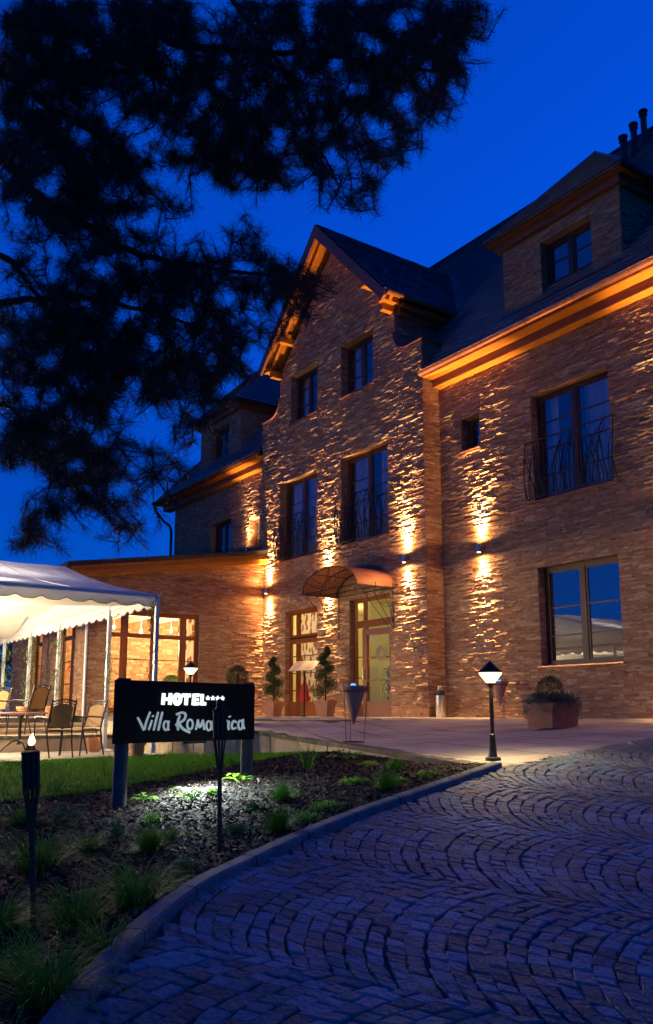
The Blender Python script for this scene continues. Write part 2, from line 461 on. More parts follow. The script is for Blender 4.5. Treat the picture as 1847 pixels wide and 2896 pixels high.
def stones(mb, O, U, N, z0, z1, ivf, openings=(), hmin=0.028, hmax=0.056, lmin=0.10, lmax=0.36, depth=0.027, rnd=None):
    rnd = rnd or random.Random(len(mb.v) + 5)
    O = Vector(O); U = Vector(U); N = Vector(N)
    brk = sorted({z0, z1} | {z for o in openings for z in (o[2], o[3]) if z0 < z < z1})
    rows = []
    for a, b in zip(brk[:-1], brk[1:]):
        z = a
        while z < b - 1e-5:
            h = rnd.uniform(hmin, hmax)
            if z + h > b - hmin * 0.6: h = b - z
            rows.append((z, z + h)); z += h
    ph = rnd.uniform(0, 50)
    for za, zb in rows:
        zm = (za + zb) / 2
        for iv in ivf(zm):
            cuts = [(o[0], o[1]) for o in openings if o[2] < zm < o[3]]
            for p, q in subtract(iv, cuts):
                u = p
                while u < q - 1e-5:
                    l = rnd.uniform(lmin, lmax)
                    if u + l > q - lmin * 0.7: l = q - u
                    v = u + l
                    blk = math.sin(u * 3.1 + ph) * math.sin(zm * 4.3 + ph * 1.7) + math.sin(u * 1.3 - zm * 2.1 + ph)
                    d = depth * (0.42 + 0.17 * blk + rnd.uniform(-0.38, 0.42))
                    d = max(0.002, d)
                    tl = rnd.gauss(0, depth * 0.28); sk = rnd.gauss(0, depth * 0.10)
                    um = (u + v) / 2
                    um = um + rnd.uniform(-0.2, 0.2) * l
                    g = 0.0015
                    fr = []
                    for (uu, zz, s1, s2) in ((u + g, za + g, -1, -1), (um, za + g, -1, 0), (v - g, za + g, -1, 1), (v - g, zb - g, 1, 1), (um, zb - g, 1, 0), (u + g, zb - g, 1, -1)):
                        dd = max(0.001, d + tl * s1 + sk * s2 + rnd.uniform(-1, 1) * depth * 0.16)
                        fr.append(O + U * uu + Vector((0, 0, zz)) + N * dd)
                    bk = [O + U * uu + Vector((0, 0, zz)) - N * 0.01 for uu, zz in ((u + g, za + g), (v - g, za + g), (v - g, zb - g), (u + g, zb - g))]
                    mb.add(fr + bk, [(0, 1, 4, 5), (1, 2, 3, 4), (6, 7, 2, 1, 0), (7, 8, 3, 2), (8, 9, 5, 4, 3), (9, 6, 0, 5)])
                    u = v
    # the wall core behind
    for za, zb in zip(brk[:-1], brk[1:]):
        n = max(1, int((zb - za) / 0.12)) if len(ivf((za + zb) / 2)) and ivf(za + 0.001) != ivf(zb - 0.001) else 1
        for i in range(n):
            a = za + (zb - za) * i / n; b = za + (zb - za) * (i + 1) / n; zm = (a + b) / 2
            for iv in ivf(zm):
                for p, q in subtract(iv, [(o[0], o[1]) for o in openings if o[2] < zm < o[3]]):
                    mb.poly([O + U * uu + Vector((0, 0, zz)) - N * 0.004 for uu, zz in ((p, a), (q, a), (q, b), (p, b))])


def reveal(mb, O, U, N, op, dep):
    """stone jambs, lintel and sill bed of an opening"""
    O = Vector(O); U = Vector(U); N = Vector(N); a, b, z0, z1 = op
    P = lambda u, z, d: O + U * u + Vector((0, 0, z)) - N * d
    mb.poly([P(a, z1, -0.012), P(b, z1, -0.012), P(b, z1, dep), P(a, z1, dep)])
    mb.poly([P(a, z0, -0.01), P(a, z0, dep), P(b, z0, dep), P(b, z0, -0.01)])
    stones(mb, P(a, 0, 0), -N, U, z0, z1, lambda z: [(0, dep)], depth=0.012, lmin=0.1, lmax=0.3)
    stones(mb, P(b, 0, 0), -N, -U, z0, z1, lambda z: [(0, dep)], depth=0.012, lmin=0.1, lmax=0.3)


def window(parent, O, U, N, op, setback, leaves=(0.5,), bars=(), transom=None, glass='darkglass', frame='frame', sw=0.075, label=None, sill=True, name='window', fw=0.05):
    """timber window in an opening; leaves = fractions where posts stand, bars = heights of glazing bars"""
    O = Vector(O); U = Vector(U); N = Vector(N); a, b, z0, z1 = op
    P = lambda u, z, d: O + U * u + Vector((0, 0, z)) - N * d
    mb = MB()

    def bx(u0, u1, za, zb, d0, d1):
        vs = [P(u0, za, d0), P(u1, za, d0), P(u1, za, d1), P(u0, za, d1), P(u0, zb, d0), P(u1, zb, d0), P(u1, zb, d1), P(u0, zb, d1)]
        mb.add(vs, [(0, 3, 2, 1), (4, 5, 6, 7), (0, 1, 5, 4), (1, 2, 6, 5), (2, 3, 7, 6), (3, 0, 4, 7)])
    s = setback
    bx(a, a + sw, z0, z1, s, s + 0.07); bx(b - sw, b, z0, z1, s, s + 0.07)
    bx(a + sw, b - sw, z1 - sw, z1, s, s + 0.07); bx(a + sw, b - sw, z0, z0 + sw, s, s + 0.07)
    w = b - a
    edges = [a + sw] + [a + w * f for f in leaves] + [b - sw]
    for f in leaves:
        c = a + w * f
        bx(c - 0.055, c + 0.055, z0 + sw, z1 - sw, s - 0.008, s + 0.06)
    if transom:
        bx(a + sw, b - sw, transom - 0.06, transom + 0.06, s - 0.012, s + 0.058)
    panes = MB()
    for i in range(len(edges) - 1):
        e0 = edges[i] + (0.055 if i else 0); e1 = edges[i + 1] - (0.055 if i < len(edges) - 2 else 0)
        bx(e0, e0 + fw, z0 + sw, z1 - sw, s + 0.012, s + 0.055); bx(e1 - fw, e1, z0 + sw, z1 - sw, s + 0.012, s + 0.055)
        bx(e0 + fw, e1 - fw, z0 + sw, z0 + sw + fw, s + 0.012, s + 0.055); bx(e0 + fw, e1 - fw, z1 - sw - fw, z1 - sw, s + 0.012, s + 0.055)
        for zb in bars:
            bx(e0 + fw, e1 - fw, zb - 0.014, zb + 0.014, s + 0.016, s + 0.05)
        pm = MB()
        pm.poly([P(e0 + fw * 0.8, z0 + sw, s + 0.034), P(e1 - fw * 0.8, z0 + sw, s + 0.034), P(e1 - fw * 0.8, z1 - sw, s + 0.034), P(e0 + fw * 0.8, z1 - sw, s + 0.034)])
        panes_list.append((pm, glass))
    o = mb.build(name, M[frame], parent)
    if label: o['label'] = label
    while panes_list:
        pm, g = panes_list.pop(0)
        pm.build('pane', M[g], o)
    if sill:
        sb = MB()
        vs = [P(a - 0.03, z0 - 0.004, -0.075), P(b + 0.03, z0 - 0.004, -0.075), P(b + 0.03, z0 + 0.02, s), P(a - 0.03, z0 + 0.02, s)]
        vs2 = [p - Vector((0, 0, 0.025)) for p in vs]
        sb.add(vs + vs2, [(0, 1, 2, 3), (7, 6, 5, 4), (0, 4, 5, 1), (1, 5, 6, 2), (2, 6, 7, 3), (3, 7, 4, 0)])
        sb.build('sill', M['copper'], o)
    return o


panes_list = []


def slates(mb, O, U, V, N, vmax, ivf, row=0.23, wid=0.30, rnd=random.Random(3), skip=None):
    """overlapping slates on a roof plane: U along the eave, V up the slope; ivf(v) -> (u0, u1)"""
    O = Vector(O); U = Vector(U).normalized(); V = Vector(V).normalized(); N = Vector(N).normalized()
    v = 0; k = 0
    while v < vmax - 1e-4:
        v2 = min(v + row, vmax); vt = min(v2 + 0.02, vmax)
        p, q = ivf(v); p2, q2 = ivf(vt)
        lo, hi = min(p, p2), max(q, q2)
        u = math.floor(lo / wid) * wid + (wid / 2 if k % 2 else 0) - wid
        while u < hi:
            l = wid; cen = u + l / 2
            a0, a1 = max(u + 0.003, p), min(u + l - 0.003, q)
            b0, b1 = max(u + 0.003, p2), min(u + l - 0.003, q2)
            if (a1 > a0 or b1 > b0) and not (skip and skip(cen, v)):
                a1 = max(a0, a1) if a1 > a0 else a0; b1 = max(b0, b1) if b1 > b0 else b0
                if not a1 > a0: a0 = a1 = min(max(a0, p), q)
                if not b1 > b0: b0 = b1 = min(max(b0, p2), q2)
                h = 0.048 + rnd.uniform(-0.005, 0.006)
                A, B = O + U * a0 + V * v, O + U * a1 + V * v
                D, E_ = O + U * b0 + V * vt, O + U * b1 + V * vt
                mb.add([A + N * h, B + N * h, E_ + N * 0.006, D + N * 0.006, A, B], [(0, 1, 2, 3), (4, 5, 1, 0)])
            u += l
        v = v2; k += 1


# ================================================================== THE HOTEL
hotel = thing('hotel_building', 'stone clad hotel with steep slate roofs, tall entrance gable and orange lit eaves', 'building', (0, 0, 0))
YM, YG = 14.05, 13.5
EX, EY, EZ = (1, 0, 0), (0, 1, 0), (0, 0, 1)
NF = (0, -1, 0)

# ---- main wall right of the gable
W_up = (-12.22, -10.17, 4.66, 7.08); W_lo = (-12.23, -10.18, 1.08, 3.19); W_sm = (-14.44, -13.82, 6.35, 7.17)
W_up2 = (-6.9, -4.85, 4.66, 7.08); W_lo2 = (-6.9, -4.85, 1.08, 3.19)
mb = MB()
ops = [W_up, W_lo, W_sm, W_up2, W_lo2]
stones(mb, (0, YM, 0), EX, NF, -0.9, 8.2, lambda z: [(-15.2, -7.2)] if z > -0.5 else [], ops)
stones(mb, (0, YM, 0), EX, NF, 0, 8.2, lambda z: [(-7.2, -3)], ops, hmin=0.08, hmax=0.12, lmax=0.6)
for o in (W_up, W_lo, W_sm, W_up2, W_lo2): reveal(mb, (0, YM, 0), EX, NF, o, 0.26 if o is not W_sm else 0.3)
mb.poly([(-3, YM, -0.5), (-3, 26, -0.5), (-3, 26, 8.2), (-3, YM, 8.2)])
mb.poly([(-3, YM, 8.2), (-3, 26, 8.2), (-3, 20, 16.4)])
mb.build('wall', M['stone'], hotel)
# ---- left wing above the annex
W_l1 = (-27.7, -26.15, 5.3, 6.95); W_l2 = (-24.85, -24.15, 5.6, 6.65)
mb = MB()
stones(mb, (0, YM, 0), EX, NF, 3.6, 8.2, lambda z: [(-30.9, -23.1)], [W_l1, W_l2])
for o in (W_l1, W_l2): reveal(mb, (0, YM, 0), EX, NF, o, 0.26)
mb.poly([(-30.9, YM, 0), (-30.9, 26, 0), (-30.9, 26, 8.2), (-30.9, YM, 8.2)])
mb.poly([(-30.9, 26, 0), (-3, 26, 0), (-3, 26, 8.2), (-30.9, 26, 8.2)])
mb.build('wall', M['stone'], hotel)['label'] = 'upper wall of the left wing'

# ---- gable
GC = -19.13
G_F1R = (-18.7, -16.6, 4.66, 7.16); G_F1L = (-21.95, -19.88, 4.66, 7.16)
G_F2R = (-18.67, -17.17, 8.93, 10.5); G_F2L = (-21.35, -19.88, 8.93, 10.5)
G_DR = (-18.33, -16.59, 0.0, 3.1); G_DL = (-21.58, -19.86, 0.0, 3.1)
gops = [G_F1R, G_F1L, G_F2R, G_F2L, G_DR, G_DL]


def gable_iv(z):
    if z < 9.40: return [(-23.08, -15.2)]
    if z < 9.95:
        t = (z - 9.40) / 0.55          # concave shoulder
        e = 0.5 * math.sqrt(max(0, 1 - (1 - t) ** 2))
        return [(-22.5 + e - 0.06, -15.78 - e)] if t > 0.04 else [(-22.6, -15.7)]
    h = min(2.86, (13.75 - z) / 1.07)
    return [(GC - h, GC + h)] if h > 0.02 else []


mb = MB()
stones(mb, (0, YG, 0), EX, NF, 0, 13.72, gable_iv, gops)
for o in gops: reveal(mb, (0, YG, 0), EX, NF, o, 0.28)
# returns of the gable: right strip and the cheeks that run back into the roof
stones(mb, (-15.2, YG, 0), EY, EX, 0, 9.4, lambda z: [(0, 0.55)] if z < 8.3 else [(0, 0.75)], depth=0.02)
stones(mb, (-16.28, YG, 0), EY, EX, 9.3, 10.9, lambda z: [(0, 2.3)], depth=0.02)
stones(mb, (-23.08, YM, 0), (0, -1, 0), (-1, 0, 0), 0, 9.4, lambda z: [(0, 0.55)], depth=0.02, hmin=.08, hmax=.1)
mb.poly([(-22.0, YG, 9.3), (-22.0, YG + 2.3, 9.3), (-22.0, YG + 2.3, 10.9), (-22.0, YG, 10.9)])
mb.build('wall', M['stone'], hotel)['label'] = 'entrance gable wall'
# copper coping on the shoulders
for sx in (1, -1):
    mb = MB()
    pts = []
    for i in range(9):
        t = i / 8
        e = 0.5 * math.sqrt(max(0, 1 - (1 - t) ** 2))
        pts.append((sx * (3.35 - e), 9.42 + 0.55 * t))
    pts = [(sx * 3.98, 9.42)] + pts
    for (xa, za), (xb, zb) in zip(pts[:-1], pts[1:]):
        mb.add([(GC + xa, YG - 0.07, za), (GC + xb, YG - 0.07, zb), (GC + xb, YG + 0.75, zb), (GC + xa, YG + 0.75, za),
                (GC + xa, YG - 0.07, za + 0.03), (GC + xb, YG - 0.07, zb + 0.03), (GC + xb, YG + 0.75, zb + 0.03), (GC + xa, YG + 0.75, za + 0.03)],
               [(0, 3, 2, 1), (4, 5, 6, 7), (0, 1, 5, 4), (1, 2, 6, 5), (2, 3, 7, 6), (3, 0, 4, 7)])
    mb.build('coping', M['copper'], hotel)

# ---- main roof
SL = 1.212
sl = math.sqrt(1 + SL * SL)
EAVE_Y, EAVE_Z = 13.4, 8.46
RIDGE = 6.6 * sl
mb = MB()
Vr = Vector((0, 1, SL)).normalized(); Nr = Vector((0, -SL, 1)).normalized()


def main_iv(v):
    y = v / sl
    return (-31.5 + y, -2.7)


# the roof stops where the gable body stands in front of it
slates(mb, (0, EAVE_Y, EAVE_Z), EX, Vr, Nr, RIDGE, main_iv, skip=lambda u, v: v / sl < 0.75 and -23.2 < u < -15.1)
# hip end on the left, rear slope
Vh = Vector((1, 0, SL)).normalized(); Nh = Vector((-SL, 0, 1)).normalized()
slates(mb, (-31.5, 0, EAVE_Z), EY, Vh, Nh, RIDGE, lambda v: (13.4 + v / sl, 26.6 - v / sl), row=0.3, wid=0.5)
mb.poly([(-31.5, 26.6, EAVE_Z), (-2.7, 26.6, EAVE_Z), (-2.7, 20, EAVE_Z + 8), (-24.9, 20, EAVE_Z + 8)])
# boards under the slates
zq = EAVE_Z - 0.02 + 0.8 * SL
mb.poly([(-30.7, EAVE_Y + 0.8, zq), (-2.7, EAVE_Y + 0.8, zq), (-2.7, 20, EAVE_Z + 7.98), (-24.9, 20, EAVE_Z + 7.98)])
mb.poly([(-31.5, EAVE_Y, EAVE_Z - 0.02), (-23.15, EAVE_Y, EAVE_Z - 0.02), (-23.15, EAVE_Y + 0.8, zq), (-30.7, EAVE_Y + 0.8, zq)])
mb.poly([(-15.14, EAVE_Y, EAVE_Z - 0.02), (-2.7, EAVE_Y, EAVE_Z - 0.02), (-2.7, EAVE_Y + 0.8, zq), (-15.14, EAVE_Y + 0.8, zq)])
mb.poly([(-31.5, EAVE_Y, EAVE_Z - 0.02), (-24.9, 20, EAVE_Z + 7.98), (-31.5, 26.6, EAVE_Z - 0.02)])
rf = mb.build('roof', M['slate'], hotel)
mb = MB()
mb.tube([(-24.9, 20, EAVE_Z + 8.03), (-2.7, 20, EAVE_Z + 8.03)], 0.07, 8)
mb.tube([(-31.5, EAVE_Y, EAVE_Z + 0.03), (-24.9, 20, EAVE_Z + 8.03)], 0.05, 6)
mb.build('ridge_capping', M['darkzinc'], rf)
# vent pipes near the ridge
for i, (px, pyb, pyt) in enumerate(((1767, 470, 382), (1797, 440, 346), (1824, 398, 309))):
    d = ray(px, pyb)
    t = (EAVE_Z - EYE.z - SL * EAVE_Y) / (d.z - SL * d.y)
    p = EYE + d * t
    d2 = ray(px, pyt); t2 = p.y / d2.y; zt = EYE.z + d2.z * t2
    mb = MB()
    r = 0.085
    H = zt - p.z
    mb.lathe([(0.16, -0.25), (0.14, -0.1), (r, 0.25), (r, H - 0.18), (r * 1.35, H - 0.17), (r * 1.35, H - 0.13), (r * 0.9, H - 0.12), (r * 0.9, H - 0.06), (r * 1.5, H - 0.05), (r * 1.5, H - 0.01), (0.001, H)], 12, (p.x, p.y, p.z))
    mb.build('vent_pipe', M['darkzinc'], rf, True)


# ---- eaves: soffit board, beam, gutter
def eaves(x0, x1, parent):
    mb = MB()
    mb.box((x0, 13.46, 8.37), (x1, 14.05, 8.42))
    sfo = mb.build('soffit', M['soffit'], parent)
    mb = MB()
    mb.box((x0, 13.78, 8.17), (x1, 14.12, 8.367))
    mb.cur = 0
    mb.build('eaves_beam', M['soffit'], parent)
    mb = MB(); mb.box((x0, 13.767, 8.178), (x1, 13.778, 8.366)); mb.box((x0, 13.43, 8.372), (x1, 13.458, 8.44))
    mb.build('fascia', M['beam'], parent)
    # half round gutter
    mb = MB(); n = 10; pr = []
    for k in range(n + 1):
        t = PI + PI * k / n
        pr.append((13.36 + 0.085 * math.cos(t), 8.47 + 0.085 * math.sin(t)))
    for (ya, za), (yb, zb) in zip(pr[:-1], pr[1:]):
        mb.poly([(x0, ya, za), (x1, ya, za), (x1, yb, zb), (x0, yb, zb)])
    mb.poly([(x0, y, z) for y, z in pr]); mb.poly([(x1, y, z) for y, z in reversed(pr)])
    mb.tube([(x0, 13.275, 8.475), (x1, 13.275, 8.475)], 0.013, 6)
    x = x0 + 0.9
    while x < x1:
        mb.tube([(x, 13.36 + 0.09 * math.cos(PI + PI * k / 8), 8.47 + 0.09 * math.sin(PI + PI * k / 8)) for k in range(9)], 0.008, 5)
        x += 1.3
    mb.build('gutter', M['copper'], parent, True)


eaves(-15.14, -2.7, hotel)
eaves(-31.5, -23.14, hotel)
# downpipe at the far left corner
mb = MB()
mb.tube([(-31.45, 13.36, 8.42), (-31.45, 13.4, 8.2), (-31.35, 13.75, 7.75), (-31.15, 13.93, 7.55), (-31.02, 13.95, 7.3), (-31.0, 13.95, 4.2)], 0.055, 10)
mb.build('downpipe', M['darkzinc'], hotel, True)

# ---- gable roof
GA = (-19.13, 14.36); gs = 1.07; hw = 3.22
mb = MB()
for sx in (1, -1):
    Vg = Vector((-sx, 0, gs)).normalized(); Ng = Vector((sx * gs, 0, 1)).normalized()
    zE = GA[1] - gs * hw
    L_ = hw * math.sqrt(1 + gs * gs)
    yb = lambda v: EAVE_Y + (zE + v * gs / math.sqrt(1 + gs * gs) - EAVE_Z) / SL + 0.15
    if sx > 0:
        slates(mb, (GA[0] + hw, 0, zE), EY, Vg, Ng, L_, lambda v: (12.88, yb(v)))
    else:
        slates(mb, (GA[0] - hw, 0, zE), EY, Vg, Ng, L_, lambda v: (12.88, yb(v)))
    mb.poly([(GA[0] + sx * hw, 12.9, zE - 0.01), (GA[0], 12.9, GA[1] - 0.01), (GA[0], 18.3, GA[1] - 0.01), (GA[0] + sx * hw, 15.5, zE - 0.01)])
gr = mb.build('roof', M['slate'], hotel); gr['label'] = 'steep roof over the entrance gable'
mb = MB()
for sx in (1, -1):
    # soffit between the barge board and the wall
    zo = 0.05
    a = Vector((GA[0] + sx * hw, 0, GA[1] - gs * hw)); b = Vector((GA[0], 0, GA[1]))
    dn = Vector((sx * gs, 0, 1)).normalized() * -1
    for (d0, d1, y0, y1) in ((0.05, 0.10, 12.96, 13.62),):
        vs = []
        for y in (y0, y1):
            for p, dd in ((a, d0), (b, d0), (b, d1), (a, d1)):
                q = p + dn * dd
                if p is b: q = Vector((GA[0], 0, GA[1] - dd * math.sqrt(1 + gs * gs)))
                vs.append((q.x, y, q.z))
        mb.add(vs, [(0, 1, 2, 3), (4, 7, 6, 5), (0, 4, 5, 1), (3, 2, 6, 7), (0, 3, 7, 4)])
    # purlins under the overhang: two inner rafters
    for (y0, y1, d0, d1) in ((13.14, 13.24, 0.10, 0.26),):
        vs = []
        for y in (y0, y1):
            for p, dd in ((a, d0), (b, d0), (b, d1), (a, d1)):
                q = p + dn * dd
                if p is b: q = Vector((GA[0], 0, GA[1] - dd * math.sqrt(1 + gs * gs)))
                vs.append((q.x, y, q.z))
        mb.add(vs, [(0, 3, 2, 1), (4, 5, 6, 7), (0, 1, 5, 4), (3, 7, 6, 2), (0, 4, 7, 3)])
    # boxed eave ends with stepped purlin tips
    xe = GA[0] + sx * (hw - 0.16)
    mb.box((min(xe, xe - sx * 0.24), 12.99, GA[1] - gs * hw - 0.16), (max(xe, xe - sx * 0.24), 13.55, GA[1] - gs * hw - 0.05))
    xe = GA[0] + sx * (hw - 0.34)
    mb.box((min(xe, xe - sx * 0.16), 13.1, GA[1] - gs * hw - 0.34), (max(xe, xe - sx * 0.16), 13.55, GA[1] - gs * hw - 0.163))
    xe = GA[0] + sx * (hw - 1.0)
    mb.box((min(xe, xe - sx * 0.16), 12.99, GA[1] - gs * (hw - 1.0) - 0.50), (max(xe, xe - sx * 0.16), 13.55, GA[1] - gs * (hw - 1.0) - 0.3))
mb.build('soffit', M['soffit'], hotel)
mb = MB()
for sx in (1, -1):
    a = Vector((GA[0] + sx * (hw + 0.02), 0, GA[1] - gs * (hw + 0.02))); k = math.sqrt(1 + gs * gs)
    vs = []
    for y in (12.87, 12.945):
        vs += [(a.x, y, a.z + 0.0), (GA[0], y, GA[1]), (GA[0], y, GA[1] - 0.38 * k * 0.8), (a.x - sx * 0.16, y, a.z - 0.20), (a.x, y, a.z - 0.13)]
    mb.add(vs, [(0, 1, 2, 3, 4), (9, 8, 7, 6, 5), (0, 5, 6, 1), (3, 2, 7, 8), (4, 3, 8, 9), (0, 4, 9, 5)])
mb.build('barge_board', M['barge'], gr)
# eave soffit and gutter on the right flank of the gable
mb = MB()
mb.box((-16.24, 13.56, 10.68), (-15.96, 15.3, 10.76)); mb.box((-16.28, 13.56, 10.5), (-16.12, 15.3, 10.675))
mb.build('fascia', M['beam'], hotel)
mb = MB(); n = 8
pr = [(-15.86 + 0.07 * math.cos(PI + PI * k / n), 10.88 + 0.07 * math.sin(PI + PI * k / n)) for k in range(n + 1)]
for (ya, za), (yb_, zb) in zip(pr[:-1], pr[1:]):
    mb.poly([(ya, 12.93, za), (ya, 15.4, za), (yb_, 15.4, zb), (yb_, 12.93, zb)])
mb.poly([(x, 12.93, z) for x, z in pr])
mb.build('gutter', M['copper'], gr, True)
# lead flashing where the gable roof meets the main roof
mb = MB()
for sx in (1,):
    pts = [(GA[0] + sx * hw, GA[1] - gs * hw), (GA[0], GA[1])]
    P0 = [Vector((x, EAVE_Y + (z - EAVE_Z) / SL, z)) for x, z in pts]
    off = Nr * 0.035
    mb.poly([P0[0] + off, P0[0] + off + Vector((0.28, 0, 0)), P0[1] + off + Vector((0.28, 0, 0)), P0[1] + off])
mb.build('flashing', M['darkzinc'], gr)


# ---- dormers
def dormer(x0, x1, op, zface=9.0):
    yf = 14.12; zt = 10.93
    mb = MB()
    stones(mb, (0, yf, 0), EX, NF, zface, zt + 0.02, lambda z: [(x0, x1)], [op], depth=0.022)
    reveal(mb, (0, yf, 0), EX, NF, op, 0.24)
    back = lambda z: [(0, max(0.1, EAVE_Y + (z - EAVE_Z) / SL - yf))]
    stones(mb, (x1, yf, 0), EY, EX, zface, zt, back, depth=0.02)
    stones(mb, (x0, yf, 0), EY, (-1, 0, 0), zface, zt, back, depth=0.02, hmin=.08, hmax=.1)
    dm = mb.build('dormer', M['stone'], hotel)
    # hipped roof
    xa, xb, ye, ze = x0 - 0.32, x1 + 0.32, 13.80, 11.17
    xc = (x0 + x1) / 2; hwid = (xb - xa) / 2; s = 1.05
    za = ze + s * hwid
    mb = MB()
    yap = ye + hwid * 0.95
    q = math.sqrt(1 + s * s)
    slates(mb, (xa, ye, ze), EX, (0, 0.95, s), (0, -s, 0.95), math.hypot(0.95 * hwid, s * hwid), lambda v: (hwid * v / math.hypot(0.95 * hwid, s * hwid), 2 * hwid - hwid * v / math.hypot(0.95 * hwid, s * hwid)))
    for sx, xe in ((1, xb), (-1, xa)):
        def iv(v):
            f = v / (hwid * q)
            z = ze + s * hwid * f
            return (ye + 0.95 * hwid * f, EAVE_Y + (z - EAVE_Z) / SL + 0.2)
        slates(mb, (xe, 0, ze), EY, (-sx, 0, s), (sx * s, 0, 1), hwid * q, iv)
    yb1 = EAVE_Y + (ze - EAVE_Z) / SL; yb2 = EAVE_Y + (za - EAVE_Z) / SL
    mb.poly([(xa, ye, ze - 0.01), (xb, ye, ze - 0.01), (xc, yap, za - 0.01)])
    mb.poly([(xb, ye, ze - 0.01), (xb, yb1, ze - 0.01), (xc, yb2, za - 0.01), (xc, yap, za - 0.01)])
    mb.poly([(xa, ye, ze - 0.01), (xc, yap, za - 0.01), (xc, yb2, za - 0.01), (xa, yb1, ze - 0.01)])
    mb.tube([(xc, yap - 0.02, za + 0.02), (xc, yb2, za + 0.02)], 0.05, 6)
    mb.tube([(xa, ye, ze + 0.02), (xc, yap, za + 0.03)], 0.035, 6); mb.tube([(xb, ye, ze + 0.02), (xc, yap, za + 0.03)], 0.035, 6)
    mb.build('dormer_roof', M['slate'], dm)
    mb = MB()
    mb.box((xa + 0.04, ye + 0.03, ze - 0.10), (xb - 0.04, yb1, ze - 0.025))
    mb.box((x0 - 0.12, yf - 0.14, ze - 0.27), (x1 + 0.12, yb1 - 0.1, ze - 0.103))
    mb.build('cornice', M['beam'], dm)
    mb = MB()
    mb.tube([(xa, yb1, ze - 0.02), (xa, ye, ze - 0.02), (xb, ye, ze - 0.02), (xb, yb1, ze - 0.02)], 0.05, 8)
    mb.build('gutter', M['darkzinc'], dm, True)
    # zinc apron below
    mb = MB()
    
    mb.add([(x0 - 0.1, yf - 0.03, 9.30), (x1 + 0.1, yf - 0.03, 9.30), (x1 + 0.15, yf - 0.22, 9.13), (x0 - 0.15, yf - 0.22, 9.13), (x1 + 0.15, yf - 0.27, 9.05), (x0 - 0.15, yf - 0.27, 9.05)],
           [(0, 3, 2, 1), (3, 5, 4, 2)])
    mb.build('apron', M['darkzinc'], dm)
    window(hotel, (0, yf, 0), EX, NF, op, 0.2, bars=(op[2] + 0.53, op[2] + 0.98), sill=False, sw=0.06)


dormer(-12.94, -9.70, (-11.81, -10.43, 9.14, 10.62))
dormer(-28.85, -25.7, (-27.95, -26.55, 9.14, 10.62))

# ---- windows and doors
window(hotel, (0, YM, 0), EX, NF, W_up, 0.2, bars=(5.25, 5.85, 6.45), glass='roomglass', label='upper dark window behind the right balcony rail')
window(hotel, (0, YM, 0), EX, NF, W_lo, 0.2, bars=(1.72, 2.32), glass='mirrorglass', label='ground floor window reflecting the white tent')
window(hotel, (0, YM, 0), EX, NF, W_sm, 0.24, leaves=(), label='small square window')
for o in (W_up2, W_lo2): window(hotel, (0, YM, 0), EX, NF, o, 0.2, bars=(o[2] + .7, o[2] + 1.4))
for o in (W_l1,): window(hotel, (0, YM, 0), EX, NF, o, 0.2, bars=(o[2] + .6, o[2] + 1.1))
window(hotel, (0, YM, 0), EX, NF, W_l2, 0.2, leaves=())
for o in (G_F1R, G_F1L): window(hotel, (0, YG, 0), EX, NF, o, 0.22, bars=(5.25, 5.85, 6.45), glass='roomglass')
for o in (G_F2R, G_F2L): window(hotel, (0, YG, 0), EX, NF, o, 0.22, bars=(9.47, 9.98), glass='roomglass')


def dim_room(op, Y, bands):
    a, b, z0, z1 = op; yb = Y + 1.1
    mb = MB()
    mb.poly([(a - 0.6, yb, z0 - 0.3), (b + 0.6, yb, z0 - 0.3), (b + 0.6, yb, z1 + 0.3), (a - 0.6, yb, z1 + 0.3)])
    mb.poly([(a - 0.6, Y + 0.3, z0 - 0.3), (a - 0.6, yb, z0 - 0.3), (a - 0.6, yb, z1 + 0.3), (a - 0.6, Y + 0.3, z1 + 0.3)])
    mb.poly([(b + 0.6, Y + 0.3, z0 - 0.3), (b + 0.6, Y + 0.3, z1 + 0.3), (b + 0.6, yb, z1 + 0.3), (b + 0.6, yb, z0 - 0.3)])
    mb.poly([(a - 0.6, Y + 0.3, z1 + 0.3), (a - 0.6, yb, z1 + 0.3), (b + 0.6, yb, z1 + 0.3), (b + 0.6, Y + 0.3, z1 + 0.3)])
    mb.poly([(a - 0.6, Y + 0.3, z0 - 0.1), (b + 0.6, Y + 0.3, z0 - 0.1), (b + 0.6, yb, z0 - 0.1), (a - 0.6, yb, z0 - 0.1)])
    mb.build('interior_wall', M['darkroom'], hotel)  # dark backing box, room shade put into its colour
    for f0, f1 in bands:
        curtain((a + (b - a) * f0, Y + 0.42), (a + (b - a) * f1, Y + 0.42), z0 - 0.05, z1 + 0.1, 'sheer', hotel, max(2, int((f1 - f0) * 9)), 0.02)


def curtain(p, q, z0, z1, m, parent, waves=7, amp=0.03):
    p = Vector((p[0], p[1], 0)); q = Vector((q[0], q[1], 0)); d = q - p; n = Vector((-d.y, d.x, 0)).normalized(); N_ = waves * 8
    mb = MB(); vs = []
    for i in range(N_ + 1):
        t = i / N_; o = p + d * t + n * amp * math.sin(2 * PI * waves * t)
        vs += [(o.x, o.y, z0), (o.x, o.y, z1)]
    mb.add(vs, [(2 * i, 2 * i + 2, 2 * i + 3, 2 * i + 1) for i in range(N_)])
    return mb.build('curtain', M[m], parent, True)


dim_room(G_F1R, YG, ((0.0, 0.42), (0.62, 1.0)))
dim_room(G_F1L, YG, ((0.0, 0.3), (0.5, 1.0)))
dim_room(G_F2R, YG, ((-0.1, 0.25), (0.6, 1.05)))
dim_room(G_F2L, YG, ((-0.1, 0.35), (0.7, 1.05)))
dim_room(W_up, YM, ((-0.1, 0.2), (0.55, 1.0)))

